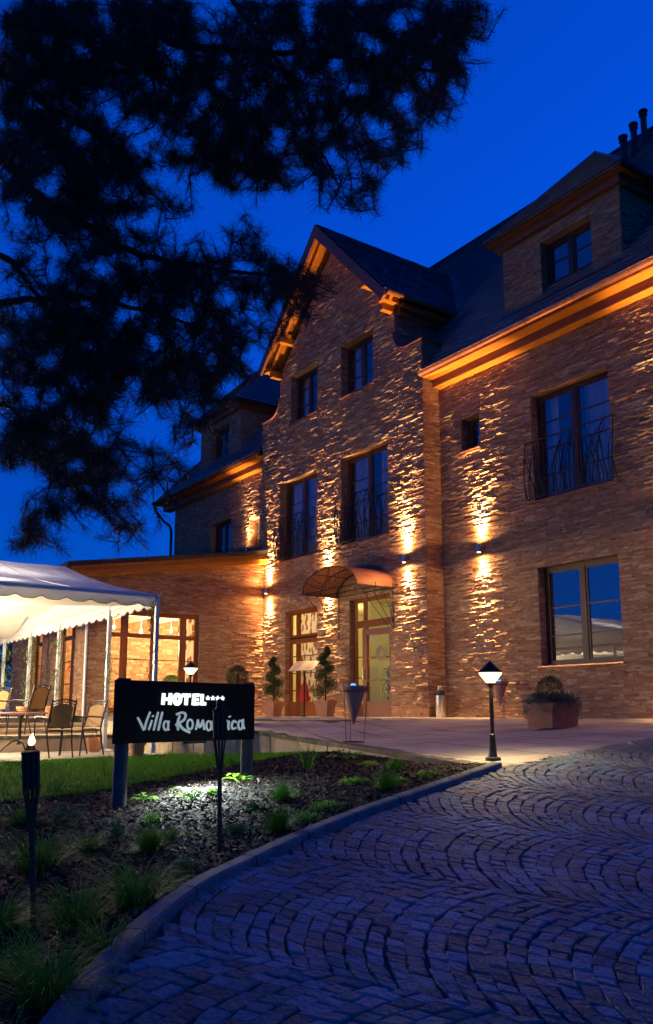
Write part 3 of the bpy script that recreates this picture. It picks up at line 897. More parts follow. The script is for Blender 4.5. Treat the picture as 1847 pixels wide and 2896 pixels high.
# balcony railings with reed shaped rods
def railing(x0, x1, z0, z1, Y):
    rnd = random.Random(int(-x0 * 10))
    mb = MB()
    yb = Y - 0.09
    bow = lambda t: yb - 0.10 * math.sin(PI * t)
    top = [(x0 + (x1 - x0) * i / 12, yb - 0.02, z1) for i in range(13)]
    mb.tube(top, 0.018, 6); mb.tube([(x0, yb, z0), (x1, yb, z0)], 0.013, 6)
    mb.tube([(x0, Y, z1), (x0, yb - 0.02, z1)], 0.013, 6); mb.tube([(x1, Y, z1), (x1, yb - 0.02, z1)], 0.013, 6)
    mb.tube([(x0, Y, z0), (x0, yb, z0)], 0.013, 6); mb.tube([(x1, Y, z0), (x1, yb, z0)], 0.013, 6)
    for x in (x0, x1):
        mb.tube([(x, yb, z0), (x - 0.03, yb - 0.06, z0 + 0.4), (x, yb - 0.02, z1)], 0.010, 5)
        mb.lathe([(0.001, -0.02), (0.025, 0), (0.001, 0.02)], 8, (x, yb - 0.02, z1))
    n = int((x1 - x0) / 0.065)
    H = z1 - z0
    for i in range(n):
        u = x0 + (x1 - x0) * (i + 0.5) / n + rnd.uniform(-.03, .03)
        lean = rnd.uniform(-0.6, 0.6); hh = H * rnd.choice((1, 1, 0.9, 0.75)); pts = []
        for k in range(8):
            t = k / 7
            xx = min(x1, max(x0, u + lean * (t ** 2) * 0.9))
            pts.append((xx, yb - 0.02 - 0.06 * math.sin(PI * t), z0 + hh * t))
        mb.tube(pts, [0.012 - 0.005 * k / 7 for k in range(8)], 4, False)
    mb.build('balcony_railing', M['iron'], hotel)


railing(-12.36, -10.04, 4.72, 5.98, YM)
railing(-18.8, -16.48, 4.72, 5.98, YG)
railing(-22.05, -19.76, 4.72, 5.98, YG)

# entrance: left glazed panel and right door set
dl = window(hotel, (0, YG, 0), EX, NF, G_DL, 0.14, leaves=(0.27,), bars=(0.75, 1.25, 1.75), transom=2.32, glass='glass', frame='door', sw=0.07, sill=False, label='glazed entrance panel with printed curtain')
mb = MB(); mb.box((G_DL[0] + 0.07, YG + 0.135, 0.0), (G_DL[1] - 0.07, YG + 0.2, 0.42)); mb.build('kick_panel', M['door'], dl); mb = MB(); mb.box((G_DL[0] + 0.07, YG + 0.128, 2.12), (G_DL[1] - 0.07, YG + 0.2, 2.3))
mb.build('transom_panel', M['door'], dl)
de = MB()
y0 = YG + 0.14
a, b = G_DR[0], G_DR[1]
for bx in (((a, y0, 0), (a + 0.08, y0 + 0.09, 3.1)), ((b - 0.08, y0, 0), (b, y0 + 0.09, 3.1)), ((a + 0.08, y0, 3.02), (b - 0.08, y0 + 0.09, 3.1)),
           ((a + 0.08, y0 - 0.01, 2.34), (b - 0.08, y0 + 0.08, 2.52)), ((a + 0.42, y0 - 0.006, 0), (a + 0.56, y0 + 0.084, 2.34)), ((a + 0.42, y0 + 0.004, 2.52), (a + 0.52, y0 + 0.084, 3.02)),
           ((a + 0.08, y0 + 0.01, 0), (a + 0.42, y0 + 0.07, 0.35)), ((a + 0.08, y0 + 0.02, 1.0), (a + 0.42, y0 + 0.06, 1.025)), ((a + 0.08, y0 + 0.02, 1.55), (a + 0.42, y0 + 0.06, 1.575))):
    de.box(*bx)
df = de.build('door_frame', M['door'], hotel)
mb = MB()
mb.poly([(a + 0.08, y0 + 0.04, 0.35), (a + 0.42, y0 + 0.04, 0.35), (a + 0.42, y0 + 0.04, 2.34), (a + 0.08, y0 + 0.04, 2.34)]); mb.build('pane', M['glass'], df)
mb = MB(); mb.poly([(a + 0.08, y0 + 0.04, 2.52), (b - 0.08, y0 + 0.04, 2.52), (b - 0.08, y0 + 0.04, 3.02), (a + 0.08, y0 + 0.04, 3.02)])
mb.build('pane', M['glass'], df)
# the open leaf, hinged on the right, standing a little ajar
mb = MB(); W = (b - 0.09) - (a + 0.57); Mx = Matrix.Translation((b - 0.09, y0 + 0.01, 0)) @ Matrix.Rotation(R(9), 4, 'Z')
for bx in (((-W, 0, 0.01), (-W + 0.16, 0.05, 2.27)), ((-0.13, 0, 0.01), (0, 0.05, 2.27)), ((-W + 0.16, 0, 2.10), (-0.13, 0.05, 2.27)), ((-W + 0.13, 0, 0.01), (-0.11, 0.05, 0.40)),
           ((-W + 0.16, 0.01, 0.92), (-0.13, 0.04, 0.95)), ((-W + 0.16, 0.01, 1.50), (-0.13, 0.04, 1.53))):
    mb.box(bx[0], bx[1], Mx)
dr = mb.build('door', M['door'], hotel)
mb = MB(); mb.poly([Mx @ Vector(p) for p in ((-W + 0.13, 0.025, 0.4), (-0.11, 0.025, 0.4), (-0.11, 0.025, 2.12), (-W + 0.13, 0.025, 2.12))]); mb.build('pane', M['glass'], dr)
mb = MB(); mb.tube([Mx @ Vector(p) for p in ((-W + 0.06, 0, 0.95), (-W + 0.06, -0.06, 0.97), (-W + 0.06, -0.06, 1.25), (-W + 0.06, 0, 1.27))], 0.012, 6); mb.build('handle', M['steel'], dr)
wreath_at = Mx @ Vector((-0.36, -0.07, 1.62))

# lobby behind the entrance
mb = MB()
x0, x1, ya, yb2, zc = -22.9, -15.5, 13.79, 17.6, 3.35
mb.poly([(x0, yb2, 0), (x1, yb2, 0), (x1, yb2, zc), (x0, yb2, zc)])
mb.poly([(x0, ya, 0), (x0, yb2, 0), (x0, yb2, zc), (x0, ya, zc)]); mb.poly([(x1, ya, 0), (x1, ya, zc), (x1, yb2, zc), (x1, yb2, 0)])
mb.poly([(x0, ya, zc), (x0, yb2, zc), (x1, yb2, zc), (x1, ya, zc)])
mb.box((-20.0, 15.4, 0), (-19.85, 17.6, zc))
mb.build('interior_wall', M['wallint'], hotel)
mb = MB(); mb.poly([(x0, ya, 0.005), (x1, ya, 0.005), (x1, yb2, 0.005), (x0, yb2, 0.005)]); mb.build('interior_floor', M['floorin'], hotel)
mb = MB(); mb.box((-18.9, 17.5, 0), (-18.8, 17.55, 2.2)); mb.box((-19.7, 17.5, 2.2), (-18.8, 17.55, 2.3)); mb.build('interior_door_frame', M['white'], hotel)
light('POINT', (-17.5, 15.2, 2.9), 62, (1.0, 0.82, 0.46), 0.12)
light('POINT', (-21.3, 15.3, 2.8), 150, (1.0, 0.74, 0.42), 0.12)


curtain((-21.35, 13.86), (-19.9, 13.86), 0.3, 3.1, 'curtain', hotel, 3, 0.015)
mb = MB(); mb.lathe([(0.16, 0.4), (0.19, 0.5), (0.15, 0.8), (0.06, 0.95), (0.02, 1.1), (0.001, 1.12)], 14, (-21.0, 13.82, 0.02)); mb.build('red_ornament', M['redcloth'], hotel, True)

# ---- annex (single storey wing with pent roof)
AX, AY = -22.9, 7.94
AW = (8.5, 11.32, 0.12, 2.98)
mb = MB()
# side wall facing the terrace
top_s = lambda y: 3.86 + (y - 7.7) * 0.155


def ax_iv(z):
    if z <= 3.88: return [(AY, YG)]
    yy = 7.7 + (z - 3.86) / 0.155
    return [(yy, YG)] if yy < YG - 0.02 else []


stones(mb, (AX, 0, 0), EY, EX, 0, 4.7, ax_iv, [AW], depth=0.024)
reveal(mb, (AX, 0, 0), EY, EX, AW, 0.12)
FO = [(-25.7, -23.95, 0.12, 2.98), (-28.45, -27.05, 0.12, 2.98)]
stones(mb, (0, AY, 0), EX, NF, 0, 3.85, lambda z: [(-30.6, AX)], FO, depth=0.024, hmin=0.05, hmax=0.075)
for o in FO: reveal(mb, (0, AY, 0), EX, NF, o, 0.3)
mb.poly([(-30.6, AY, 0), (-30.6, YM, 0), (-30.6, YM, 4.7), (-30.6, AY, 3.85)])
an = mb.build('wall', M['stone'], hotel); an['label'] = 'wall of the low restaurant annex'
rs = 0.158
mb = MB()
P = lambda x, y, dz=0: (x, y, 4.05 + (y - 7.25) * rs + dz)
mb.add([P(-31.2, 7.2), P(-22.62, 7.2), P(-22.62, 13.49), P(-31.2, 13.49), P(-31.2, 7.2, .13), P(-22.62, 7.2, .13), P(-22.62, 13.49, .13), P(-31.2, 13.49, .13)],
       [(0, 3, 2, 1), (4, 5, 6, 7), (0, 1, 5, 4), (1, 2, 6, 5), (3, 0, 4, 7)])
ar = mb.build('roof', M['darkzinc'], hotel); ar['label'] = 'low pent roof of the annex'
mb = MB()
mb.add([P(-31.1, 7.3, -.3), P(-22.68, 7.3, -.3), P(-22.68, 13.49, -.3), P(-31.1, 13.49, -.3), P(-31.1, 7.3, -.004), P(-22.68, 7.3, -.004), P(-22.68, 13.49, -.004), P(-31.1, 13.49, -.004)],
       [(0, 3, 2, 1), (0, 1, 5, 4), (1, 2, 6, 5), (3, 0, 4, 7)])
mb.add([P(-22.676, 7.5, -.30), P(-22.60, 7.5, -.30), P(-22.60, 13.45, -.30), P(-22.676, 13.45, -.30), P(-22.676, 7.5, -.16), P(-22.60, 7.5, -.16), P(-22.60, 13.45, -.16), P(-22.676, 13.45, -.16)],
       [(0, 3, 2, 1), (4, 5, 6, 7), (0, 1, 5, 4), (1, 2, 6, 5), (2, 3, 7, 6), (3, 0, 4, 7)])
mb.build('fascia', M['soffit'], hotel)
mb = MB()
pr = [(7.14 + 0.075 * math.cos(PI + PI * k / 8), 4.10 + 0.075 * math.sin(PI + PI * k / 8)) for k in range(9)]
for (ya_, za), (yb_, zb) in zip(pr[:-1], pr[1:]): mb.poly([(-31.2, ya_, za), (-22.62, ya_, za), (-22.62, yb_, zb), (-31.2, yb_, zb)])
mb.poly([(-22.62, y, z) for y, z in reversed(pr)])
mb.build('gutter', M['copper'], hotel, True)
mb = MB(); mb.tube([(-22.8, 7.16, 4.05), (-22.8, 7.2, 3.9), (-22.84, 7.85, 3.6), (-22.84, 7.87, 0.0)], 0.04, 8); mb.build('downpipe', M['pole'], hotel, True)
wa = window(hotel, (AX, 0, 0), EY, EX, AW, 0.08, leaves=(0.18, 0.5, 0.82), bars=(0.95, 1.6), transom=2.28, glass='glass', frame='door', sw=0.08, sill=False, label='large lit annex window')
for o in FO: window(hotel, (0, AY, 0), EX, NF, o, 0.2, bars=(0.95, 1.6), transom=2.3, glass='glass', frame='frame', sill=False, fw=0.03, sw=0.06)
# annex room
mb = MB()
stones(mb, (-27.6, 0, 0), EY, EX, 0, 3.3, lambda z: [(8.3, 13.4)], depth=0.03, hmin=.06, hmax=.1)
mb.build('interior_wall', M['stone'], hotel)['label'] = 'lit stone wall inside the annex'
mb = MB()
mb.poly([(-30.5, 13.42, 0), (-23.0, 13.42, 0), (-23.0, 13.42, 3.3), (-30.5, 13.42, 3.3)])
mb.poly([(-30.5, 8.3, 3.3), (-30.5, 13.42, 3.3), (-23.1, 13.42, 3.3), (-23.1, 8.3, 3.3)])
for y in (9.0, 9.9, 10.8, 11.7): mb.box((-27.5, y, 3.12), (-23.2, y + 0.14, 3.298))
mb.build('interior_ceiling', M['white'], hotel)
mb = MB(); mb.poly([(-30.5, 8.2, 0.006), (-23.1, 8.2, 0.006), (-23.1, 13.42, 0.006), (-30.5, 13.42, 0.006)]); mb.build('interior_floor', M['floorin'], hotel)
for p in ((-24.6, 9.3), (-25.4, 10.5), (-24.9, 11.3)):
    mb = MB(); mb.tube([(p[0], p[1], 3.12), (p[0], p[1], 2.72)], 0.008, 5)
    mb.lathe([(0.001, 2.73), (0.04, 2.70), (0.055, 2.64), (0.001, 2.57)], 10, (p[0], p[1], 0)); mb.build('pendant_lamp', M['bulb'], hotel)
light('POINT', (-25.2, 10.0, 2.2), 480, WARM2, 0.12)
light('POINT', (-26.2, 12.3, 2.3), 260, WARM2, 0.12)
light('POINT', (-29.0, 9.5, 2.4), 160, WARM2, 0.12)
curtain((-23.2, 10.75), (-23.2, 11.35), 0.2, 2.95, 'curtain', hotel, 4)
curtain((-24.7, 8.5), (-23.95, 8.5), 0.2, 2.95, 'curtain2', hotel, 4)
curtain((-27.9, 8.5), (-27.1, 8.5), 0.2, 2.95, 'curtain2', hotel, 4)
curtain((-24.2, 8.40), (-24.0, 8.40), 0.5, 1.5, 'redcloth', hotel, 2)
# furniture glimpsed inside the annex
mb = MB()
mb.lathe([(0.45, 0.74), (0.45, 0.78)], 20, (-25.0, 9.6, 0)); mb.lathe([(0.04, 0.02), (0.04, 0.74)], 8, (-25.0, 9.6, 0)); mb.lathe([(0.2, 0.01), (0.2, 0.03)], 12, (-25.0, 9.6, 0))
mb.build('indoor_table', M['white'], hotel)

# ---- wall washer lamps (light up and down)
def washer(x, y, z, pw=1.0, up=True, down=True, ang=96):
    mb = MB(); yy = y - 0.15
    mb.box((x - 0.03, y - 0.12, z - 0.02), (x + 0.03, y + 0.02, z + 0.02))
    mb.lathe([(0.045, -0.10), (0.05, -0.095), (0.05, 0.095), (0.045, 0.10)], 14, (x, yy, z))
    wl = mb.build('wall_lamp', M['steel'], hotel, True)
    mb = MB(); mb.lathe([(0.038, 0.102), (0.001, 0.103)], 12, (x, yy, z)); mb.build('lamp_lens', M['led'], wl)
    mb = MB(); mb.lathe([(0.001, -0.103), (0.038, -0.102)], 12, (x, yy, z)); mb.build('lamp_lens', M['led'], wl)
    if up:
        light('SPOT', (x, yy, z + 0.12), 260 * pw, WARM, 0.03, (0, 0.14, 1), 104, 1.0)
        light('SPOT', (x, yy, z + 0.12), 2700 * pw, WARM, 0.03, (0, 0.02, 1), 44, 1.0)
        light('SPOT', (x, yy, z + 0.12), 1700 * pw, WARMHOT, 0.03, (0, 0.24, 1), 58, 1.0)
    if down:
        light('SPOT', (x, yy, z - 0.12), 200 * pw, WARM, 0.03, (0, 0.12, -1), 100, 1.0)
        light('SPOT', (x, yy, z - 0.12), 1200 * pw, WARM, 0.03, (0, 0.04, -1), 46, 1.0)
        light('SPOT', (x, yy, z - 0.12), 1400 * pw, WARMHOT, 0.03, (0, 0.26, -1), 58, 1.0)
    # light scattered sideways by the lamp's open ends
    light('SPOT', (x, yy - 0.03, z + 0.13), 48 * pw, WARM, 0.05, (0, -0.1, 1), 176, 0.25)
    if down: light('SPOT', (x, yy - 0.03, z - 0.13), 55 * pw, WARM, 0.05, (0, -0.1, -1), 176, 0.25)


washer(-15.86, YG, 3.87); washer(-22.5, YG, 3.85); washer(-19.3, YG, 3.72, 0.9)
washer(-13.83, YM, 3.87); washer(-8.5, YM, 3.87)
washer(-24.75, YM, 5.55, 0.35, down=False)

# ---- barrel canopy over the door (copper)
mb = MB()
cx0, cx1, cz, cy0, cy1 = -18.85, -16.42, 3.22, 12.30, YG
cc = (cx0 + cx1) / 2; hwc = (cx1 - cx0) / 2; rise = 0.58
arc = [(cc - hwc * math.cos(PI * k / 20), cz + rise * math.sin(PI * k / 20) ** 0.9) for k in range(21)]
for (xa, za), (xb, zb) in zip(arc[:-1], arc[1:]):
    mb.add([(xa, cy0, za), (xb, cy0, zb), (xb, cy1, zb), (xa, cy1, za), (xa, cy0, za + 0.02), (xb, cy0, zb + 0.02), (xb, cy1, zb + 0.02), (xa, cy1, za + 0.02)],
           [(0, 3, 2, 1), (4, 5, 6, 7), (0, 1, 5, 4), (2, 3, 7, 6)])
M['canopycopper'] = mat('aged_copper', (0.42, 0.19, 0.10), 0.6, col2=(0.32, 0.13, 0.07), scale=3, metal=0.25, bump=0.1)
cn = mb.build('entrance_canopy', M['canopycopper'], hotel, True)
mb = MB()
rnd = random.Random(4)
for y in (cy0 + 0.02, (cy0 + cy1) / 2, cy1 - 0.06):
    mb.tube([(x, y, z - 0.012) for x, z in arc], 0.014, 5); mb.tube([(cx0, y, cz), (cx1, y, cz)], 0.012, 5)
for x in (cx0, cx1, cc - 0.7, cc + 0.7): 
    zz = cz if x in (cx0, cx1) else cz + rise * 0.83
    mb.tube([(x, cy0, zz), (x, cy1, zz)], 0.012, 5)
for k in range(13):
    x = cc + rnd.uniform(-0.25, 0.25); t = rnd.uniform(0.1, 0.9); px, pz = arc[int(t * 20)]
    mb.tube([(x, cy0 + 0.02, cz), ((x + px) / 2 + rnd.uniform(-.15, .15), cy0 + 0.02, (cz + pz) / 2), (px, cy0 + 0.02, pz)], 0.006, 4, False)
for x in (cx0 + 0.04, cx1 - 0.04):
    mb.tube([(x, cy1 - 0.02, 2.1), (x, cy1 - 0.02, cz)], 0.012, 5)
    for j in range(3):
        mb.tube([(x, cy0 + 0.1 + 0.35 * j, cz), (x, cy0 + 0.6 + 0.25 * j, cz - 0.55), (x, cy1 - 0.04, 2.1 + 0.12 * j)], 0.008, 4, False)
    mb.tube([(x, cy1 - 0.05, 2.75), (x, cy1 - 0.3, 2.72), (x, cy1 - 0.5, 2.85), (x, cy1 - 0.62, 3.15)], 0.007, 4, False)
mb.build('canopy_bracket', M['iron'], cn)

# ================================================================== GROUND
# wide ground sheet reaching the horizon
mb = MB()
xs = [-900, -300, -120, -60, -40, -32, -26, -20, -16, -13, -10, -8, -6, -4, -2, 0, 2, 4, 8, 15, 40, 120, 300, 900]
ys = [-900, -300, -120, -50, -25, -12, -6, -3, 0, 2, 4, 6, 8, 10, 12, 14, 20, 40, 120, 300, 900]
idx = {}
for i, x in enumerate(xs):
    for j, y in enumerate(ys):
        z = min(drive_z(x, y) - 0.12, -0.85) if x > -13 else -0.9
        if -13 <= x <= -2: z = min(z, bed_z(x, y) - 0.18 if y < 9 else z)
        if x < -13 or y > 14: z = -0.95
        mb.v.append((x, y, z)); idx[i, j] = len(mb.v) - 1
for i in range(len(xs) - 1):
    for j in range(len(ys) - 1):
        mb.f.append((idx[i, j], idx[i + 1, j], idx[i + 1, j + 1], idx[i, j + 1])); mb.mi.append(0)
tag(mb.build('ground', M['earth']), kind='structure')


def inside(x, y, poly):
    c = False; n = len(poly)
    for i in range(n):
        x1, y1 = poly[i]; x2, y2 = poly[(i + 1) % n]
        if (y1 > y) != (y2 > y) and x < (x2 - x1) * (y - y1) / (y2 - y1) + x1: c = not c
    return c


DRIVE = [(-0.5, 0.1)] + KERB[::-1] + [(-6.4, 7.2), (-6.84, 9.94), (-7.1, 14.0), (3, 14.0), (3, -5), (-0.3, -5)]
# sand bed under the setts
def field(name, poly, fn, m, step=0.35, dz=0, parent=None, kind='structure', drop=0.12):
    xs_ = [p[0] for p in poly]; ys_ = [p[1] for p in poly]
    import bmesh
    bm = bmesh.new()
    f = bm.faces.new([bm.verts.new((x, y, 0)) for x, y in poly])
    for ax, lo, hi in ((0, min(xs_), max(xs_)), (1, min(ys_), max(ys_))):
        v = lo + step
        while v < hi:
            no = (1, 0, 0) if ax == 0 else (0, 1, 0); co = (v, 0, 0) if ax == 0 else (0, v, 0)
            bmesh.ops.bisect_plane(bm, geom=bm.verts[:] + bm.edges[:] + bm.faces[:], plane_co=co, plane_no=no)
            v += step
    bmesh.ops.triangulate(bm, faces=[f for f in bm.faces if len(f.verts) > 4])
    for v in bm.verts: v.co.z = fn(v.co.x, v.co.y) + dz
    be = [e for e in bm.edges if len(e.link_faces) == 1]
    r = bmesh.ops.extrude_edge_only(bm, edges=be)
    for v in [g for g in r['geom'] if isinstance(g, bmesh.types.BMVert)]: v.co.z -= drop
    bmesh.ops.recalc_face_normals(bm, faces=bm.faces[:])
    if sum(f.normal.z * f.calc_area() for f in bm.faces) < 0: bmesh.ops.reverse_faces(bm, faces=bm.faces[:])
    me = bpy.data.meshes.new(name); bm.to_mesh(me); bm.free(); me.materials.append(m)
    o = bpy.data.objects.new(name, me); C.objects.link(o)
    if parent: o.parent = parent
    else: tag(o, kind=kind)
    return o


field('driveway_bedding', DRIVE, drive_z, M['sand'], dz=-0.014)
# segmental arcs of granite setts
mb = MB(); rnd = random.Random(11)
CD = Vector((0.841, 0.541, 0)); CP = Vector((-0.541, 0.841, 0))      # column axis, across
colw, Rr, sp = 1.50, 1.15, 0.101
ins = lambda x, y: inside(x, y, DRIVE)
for c in range(-5, 9):
    v0 = 4.50 + c * colw
    ju = rnd.uniform(0, sp)
    u = -9.5 + ju
    while u < 11:
        wob = rnd.uniform(-0.006, 0.006)
        a0 = math.asin(colw / 2 / Rr)
        n = rnd.choice((15, 16, 17))
        off = rnd.uniform(0, 1)
        cuts = sorted([-a0, a0] + [(-a0 + 2 * a0 * (k + off + rnd.uniform(-.22, .22)) / n) for k in range(n) if 0.2 < k + off < n - 0.2])
        cuts = [cuts[0]] + [q for p, q in zip(cuts[:-1], cuts[1:]) if q - p > 0.03]
        for t0, t1 in zip(cuts[:-1], cuts[1:]):
            q = []
            for t, r in ((t0, 0), (t1, 0), (t1, 1), (t0, 1)):
                uu = u + Rr - Rr * math.cos(t) + r * sp + wob + 0.012 * math.sin(t * 5 + u * 2.3 + c)
                vv = v0 + Rr * math.sin(t)
                q.append(CD * uu + CP * vv)
            cen = (q[0] + q[1] + q[2] + q[3]) / 4
            if not ins(cen.x, cen.y) or cen.x > 2 or cen.x < -8.5: continue
            if (cen.x * RT.x + cen.y * RT.y) > 8 or cen.y < -1.5: continue
            hz = drive_z(cen.x, cen.y) + rnd.uniform(0.002, 0.008)
            g = 0.97 - rnd.uniform(0, 0.08)
            tx, ty = rnd.gauss(0, 0.025), rnd.gauss(0, 0.025)
            o_, t_ = [], []
            for p in q:
                d = p - cen
                j = Vector((rnd.uniform(-1, 1), rnd.uniform(-1, 1), 0)) * 0.011
                pp = cen + d * g + j
                zz = hz - 0.131 * (pp.x - cen.x) + 0.0477 * (pp.y - cen.y) + tx * (pp.x - cen.x) + ty * (pp.y - cen.y)
                o_.append(Vector((pp.x, pp.y, zz - 0.006)))
                pi = cen + d * g * 0.86 + j
                t_.append(Vector((pi.x, pi.y, zz + rnd.uniform(-0.002, 0.002))))
            b_ = [p + Vector((0, 0, -0.03)) for p in o_]
            mb.add(t_ + o_ + b_, [(3, 2, 1, 0)] + [(k, (k + 1) % 4, 4 + (k + 1) % 4, 4 + k) for k in range(4)] + [(4 + k, 4 + (k + 1) % 4, 8 + (k + 1) % 4, 8 + k) for k in range(4)])
        u += sp
tag(mb.build('cobbled_driveway', M['sett']), kind='structure')

# kerb of granite edging stones
kp = [Vector((x, y, 0)) for x, y in KERB]
fine = []
for i in range(len(kp) - 1):
    p0 = kp[max(i - 1, 0)]; p1 = kp[i]; p2 = kp[i + 1]; p3 = kp[min(i + 2, len(kp) - 1)]
    for k in range(8):
        t = k / 8
        fine.append(0.5 * ((2 * p1) + (p2 - p0) * t + (2 * p0 - 5 * p1 + 4 * p2 - p3) * t * t + (-p0 + 3 * p1 - 3 * p2 + p3) * t ** 3))
fine.append(kp[-1])
mb = MB(); acc = 0; seg = [fine[0]]


def kerbstone(pts):
    vs = []
    n = len(pts)
    for i, p in enumerate(pts):
        d = (pts[min(i + 1, n - 1)] - pts[max(i - 1, 0)]).normalized(); nn = Vector((d.y, -d.x, 0))
        if nn.dot(Vector((-1, 0, 0))) < 0: nn = -nn
        z = drive_z(p.x, p.y)
        for o_, h in ((0, -0.1), (0, 0.05), (0.012, 0.062), (0.098, 0.062), (0.11, 0.05), (0.11, -0.1)):
            q = p + nn * o_
            vs.append((q.x, q.y, z + h))
    fs = []
    for i in range(n - 1):
        for k in range(5): fs.append((i * 6 + k, i * 6 + k + 1, i * 6 + 7 + k, i * 6 + 6 + k))
    fs.append(tuple(range(5, -1, -1))); fs.append(tuple((n - 1) * 6 + k for k in range(6)))
    mb.add(vs, fs)


for p, q in zip(fine[:-1], fine[1:]):
    acc += (q - p).length; seg.append(q)
    if acc > 0.62:
        d = (seg[-1] - seg[-2]).normalized()
        kerbstone(seg[:-1] + [seg[-1] - d * 0.014]); seg = [q]; acc = 0
if len(seg) > 1: kerbstone(seg)
tag(mb.build('kerb', M['kerb']), kind='structure')

# terrace
TERR = TEDGE + [(-19.3, 1.0), (-33, 1.0), (-33, 14.3), (-7.1, 14.3), (-6.84, 9.94), (-6.4, 7.2)]
field('terrace_base', TERR, terrace_z, M['joint'], step=0.5, dz=-0.004, drop=0.28)
# slabs on the terrace (irregular courses)
mb = MB(); rnd = random.Random(5)
ca, sa = math.cos(R(-14)), math.sin(R(-14))
v = -16
while v < 26:
    h = rnd.choice((0.5, 0.62, 0.75, 0.9)); u = -34 + rnd.uniform(0, 1)
    while u < 10:
        l = rnd.choice((0.6, 0.9, 1.2, 1.5)); g = 0.010
        pts = [(u + g, v + g), (u + l - g, v + g), (u + l - g, v + h - g), (u + g, v + h - g)]
        W_ = [(p * ca - q * sa, p * sa + q * ca) for p, q in pts]
        ctr = (sum(p[0] for p in W_) / 4, sum(p[1] for p in W_) / 4)
        if all(inside(p[0], p[1], TERR) for p in W_):
            h_ = rnd.uniform(0, 0.0015)
            mb.poly([(p[0], p[1], terrace_z(*p) + 0.002 + h_) for p in W_])
        elif any(inside(p[0], p[1], TERR) for p in W_):
            # cut slab along the edge
            n = 6
            for i in range(n):
                for j in range(n):
                    c4 = [(u + g + (l - 2 * g) * (i + a_) / n, v + g + (h - 2 * g) * (j + b_) / n) for a_, b_ in ((0, 0), (1, 0), (1, 1), (0, 1))]
                    c4 = [(p * ca - q * sa, p * sa + q * ca) for p, q in c4]
                    if all(inside(p[0], p[1], TERR) for p in c4): mb.poly([(p[0], p[1], terrace_z(*p) + 0.003) for p in c4])
        u += l
    v += h
tag(mb.build('terrace_paving', M['paving']), kind='structure')


# retaining wall under the terrace edge with crazy stone cladding and a coping
def crazy_wall(name, path, topf, botf, label, parent=None, thick=0.02, seed=1):
    rnd = random.Random(seed)
    t = thing(name, label, 'wall', (0, 0, 0))
    mb = MB(); cp = MB()
    for (xa, ya), (xb, yb) in zip(path[:-1], path[1:]):
        d = Vector((xb - xa, yb - ya, 0)); L_ = d.length; d.normalize(); n = Vector((d.y, -d.x, 0))
        if n.dot(Vector((0, 0, 0)) - Vector((xa, ya, 0))) < 0: n = -n
        u = 0
        A = Vector((xa, ya, 0))
        while u < L_ - 0.01:
            l = min(rnd.uniform(0.18, 0.5), L_ - u)
            if L_ - u - l < 0.1: l = L_ - u
            p = A + d * u; q = A + d * (u + l)
            zt0, zt1 = topf(p.x, p.y) - 0.05, topf(q.x, q.y) - 0.05; zb = botf((p.x + q.x) / 2, (p.y + q.y) / 2) - 0.1
            hh = min(zt0, zt1) - zb
            cutn = 2 if hh > 0.3 and rnd.random() < 0.8 else 1
            m = rnd.uniform(0.35, 0.65)
            lv = [0, 1] if cutn == 1 else [0, m, 1]
            for a_, b_ in zip(lv[:-1], lv[1:]):
                g = 0.006; jl = rnd.uniform(-0.04, 0.04) * (l > 0.2); jr = 0
                za0 = zb + (zt0 - zb) * a_ + g; za1 = zb + (zt1 - zb) * a_ + g + (rnd.uniform(-.04, .04) if a_ else 0)
                zb0 = zb + (zt0 - zb) * b_ - g; zb1 = zb + (zt1 - zb) * b_ - g
                o_ = thick + rnd.uniform(0, 0.012)
                vs = [p + d * g + n * o_ + Vector((0, 0, za0)), q - d * g + n * o_ + Vector((0, 0, za1)), q - d * g + n * o_ + Vector((0, 0, zb1)), p + d * g + n * o_ + Vector((0, 0, zb0))]
                mb.add(vs + [w - n * 0.06 for w in vs], [(0, 1, 2, 3), (4, 5, 1, 0), (3, 2, 6, 7), (1, 5, 6, 2), (0, 3, 7, 4)])
            vs = [p + n * 0.012, q + n * 0.012]
            mb.poly([vs[0] + Vector((0, 0, zb)), vs[1] + Vector((0, 0, zb)), vs[1] + Vector((0, 0, zt1)), vs[0] + Vector((0, 0, zt0))])
            c0, c1 = p + n * 0.06, q + n * 0.06; c2, c3 = q - n * 0.22, p - n * 0.22
            e = rnd.uniform(-0.004, 0.004)
            T0 = [Vector((w.x, w.y, topf(*((p, q, q, p)[i].xy)) + 0.012 + e)) for i, w in enumerate((c0 + d * 0.003, c1 - d * 0.003, c2 - d * 0.003, c3 + d * 0.003))]
            cp.add(T0 + [w - Vector((0, 0, 0.062)) for w in T0], [(0, 1, 2, 3), (7, 6, 5, 4), (0, 4, 5, 1), (1, 5, 6, 2), (2, 6, 7, 3), (3, 7, 4, 0)])
            u += l
    mb.build('stone_cladding', M['crazy'], t); cp.build('coping', M['kerbwarm'], t)
    return t


M['kerbwarm'] = mat('rough_coping_stone', (0.14, 0.12, 0.08), 0.85, col2=(0.06, 0.055, 0.035), scale=9, bump=0.8, bscale=22)
crazy_wall('retaining_wall', TEDGE, terrace_z, lambda x, y: bed_z(x, y) if x > -14 else -0.62, 'low stone retaining wall along the edge of the terrace behind the lawn and bed', seed=3)

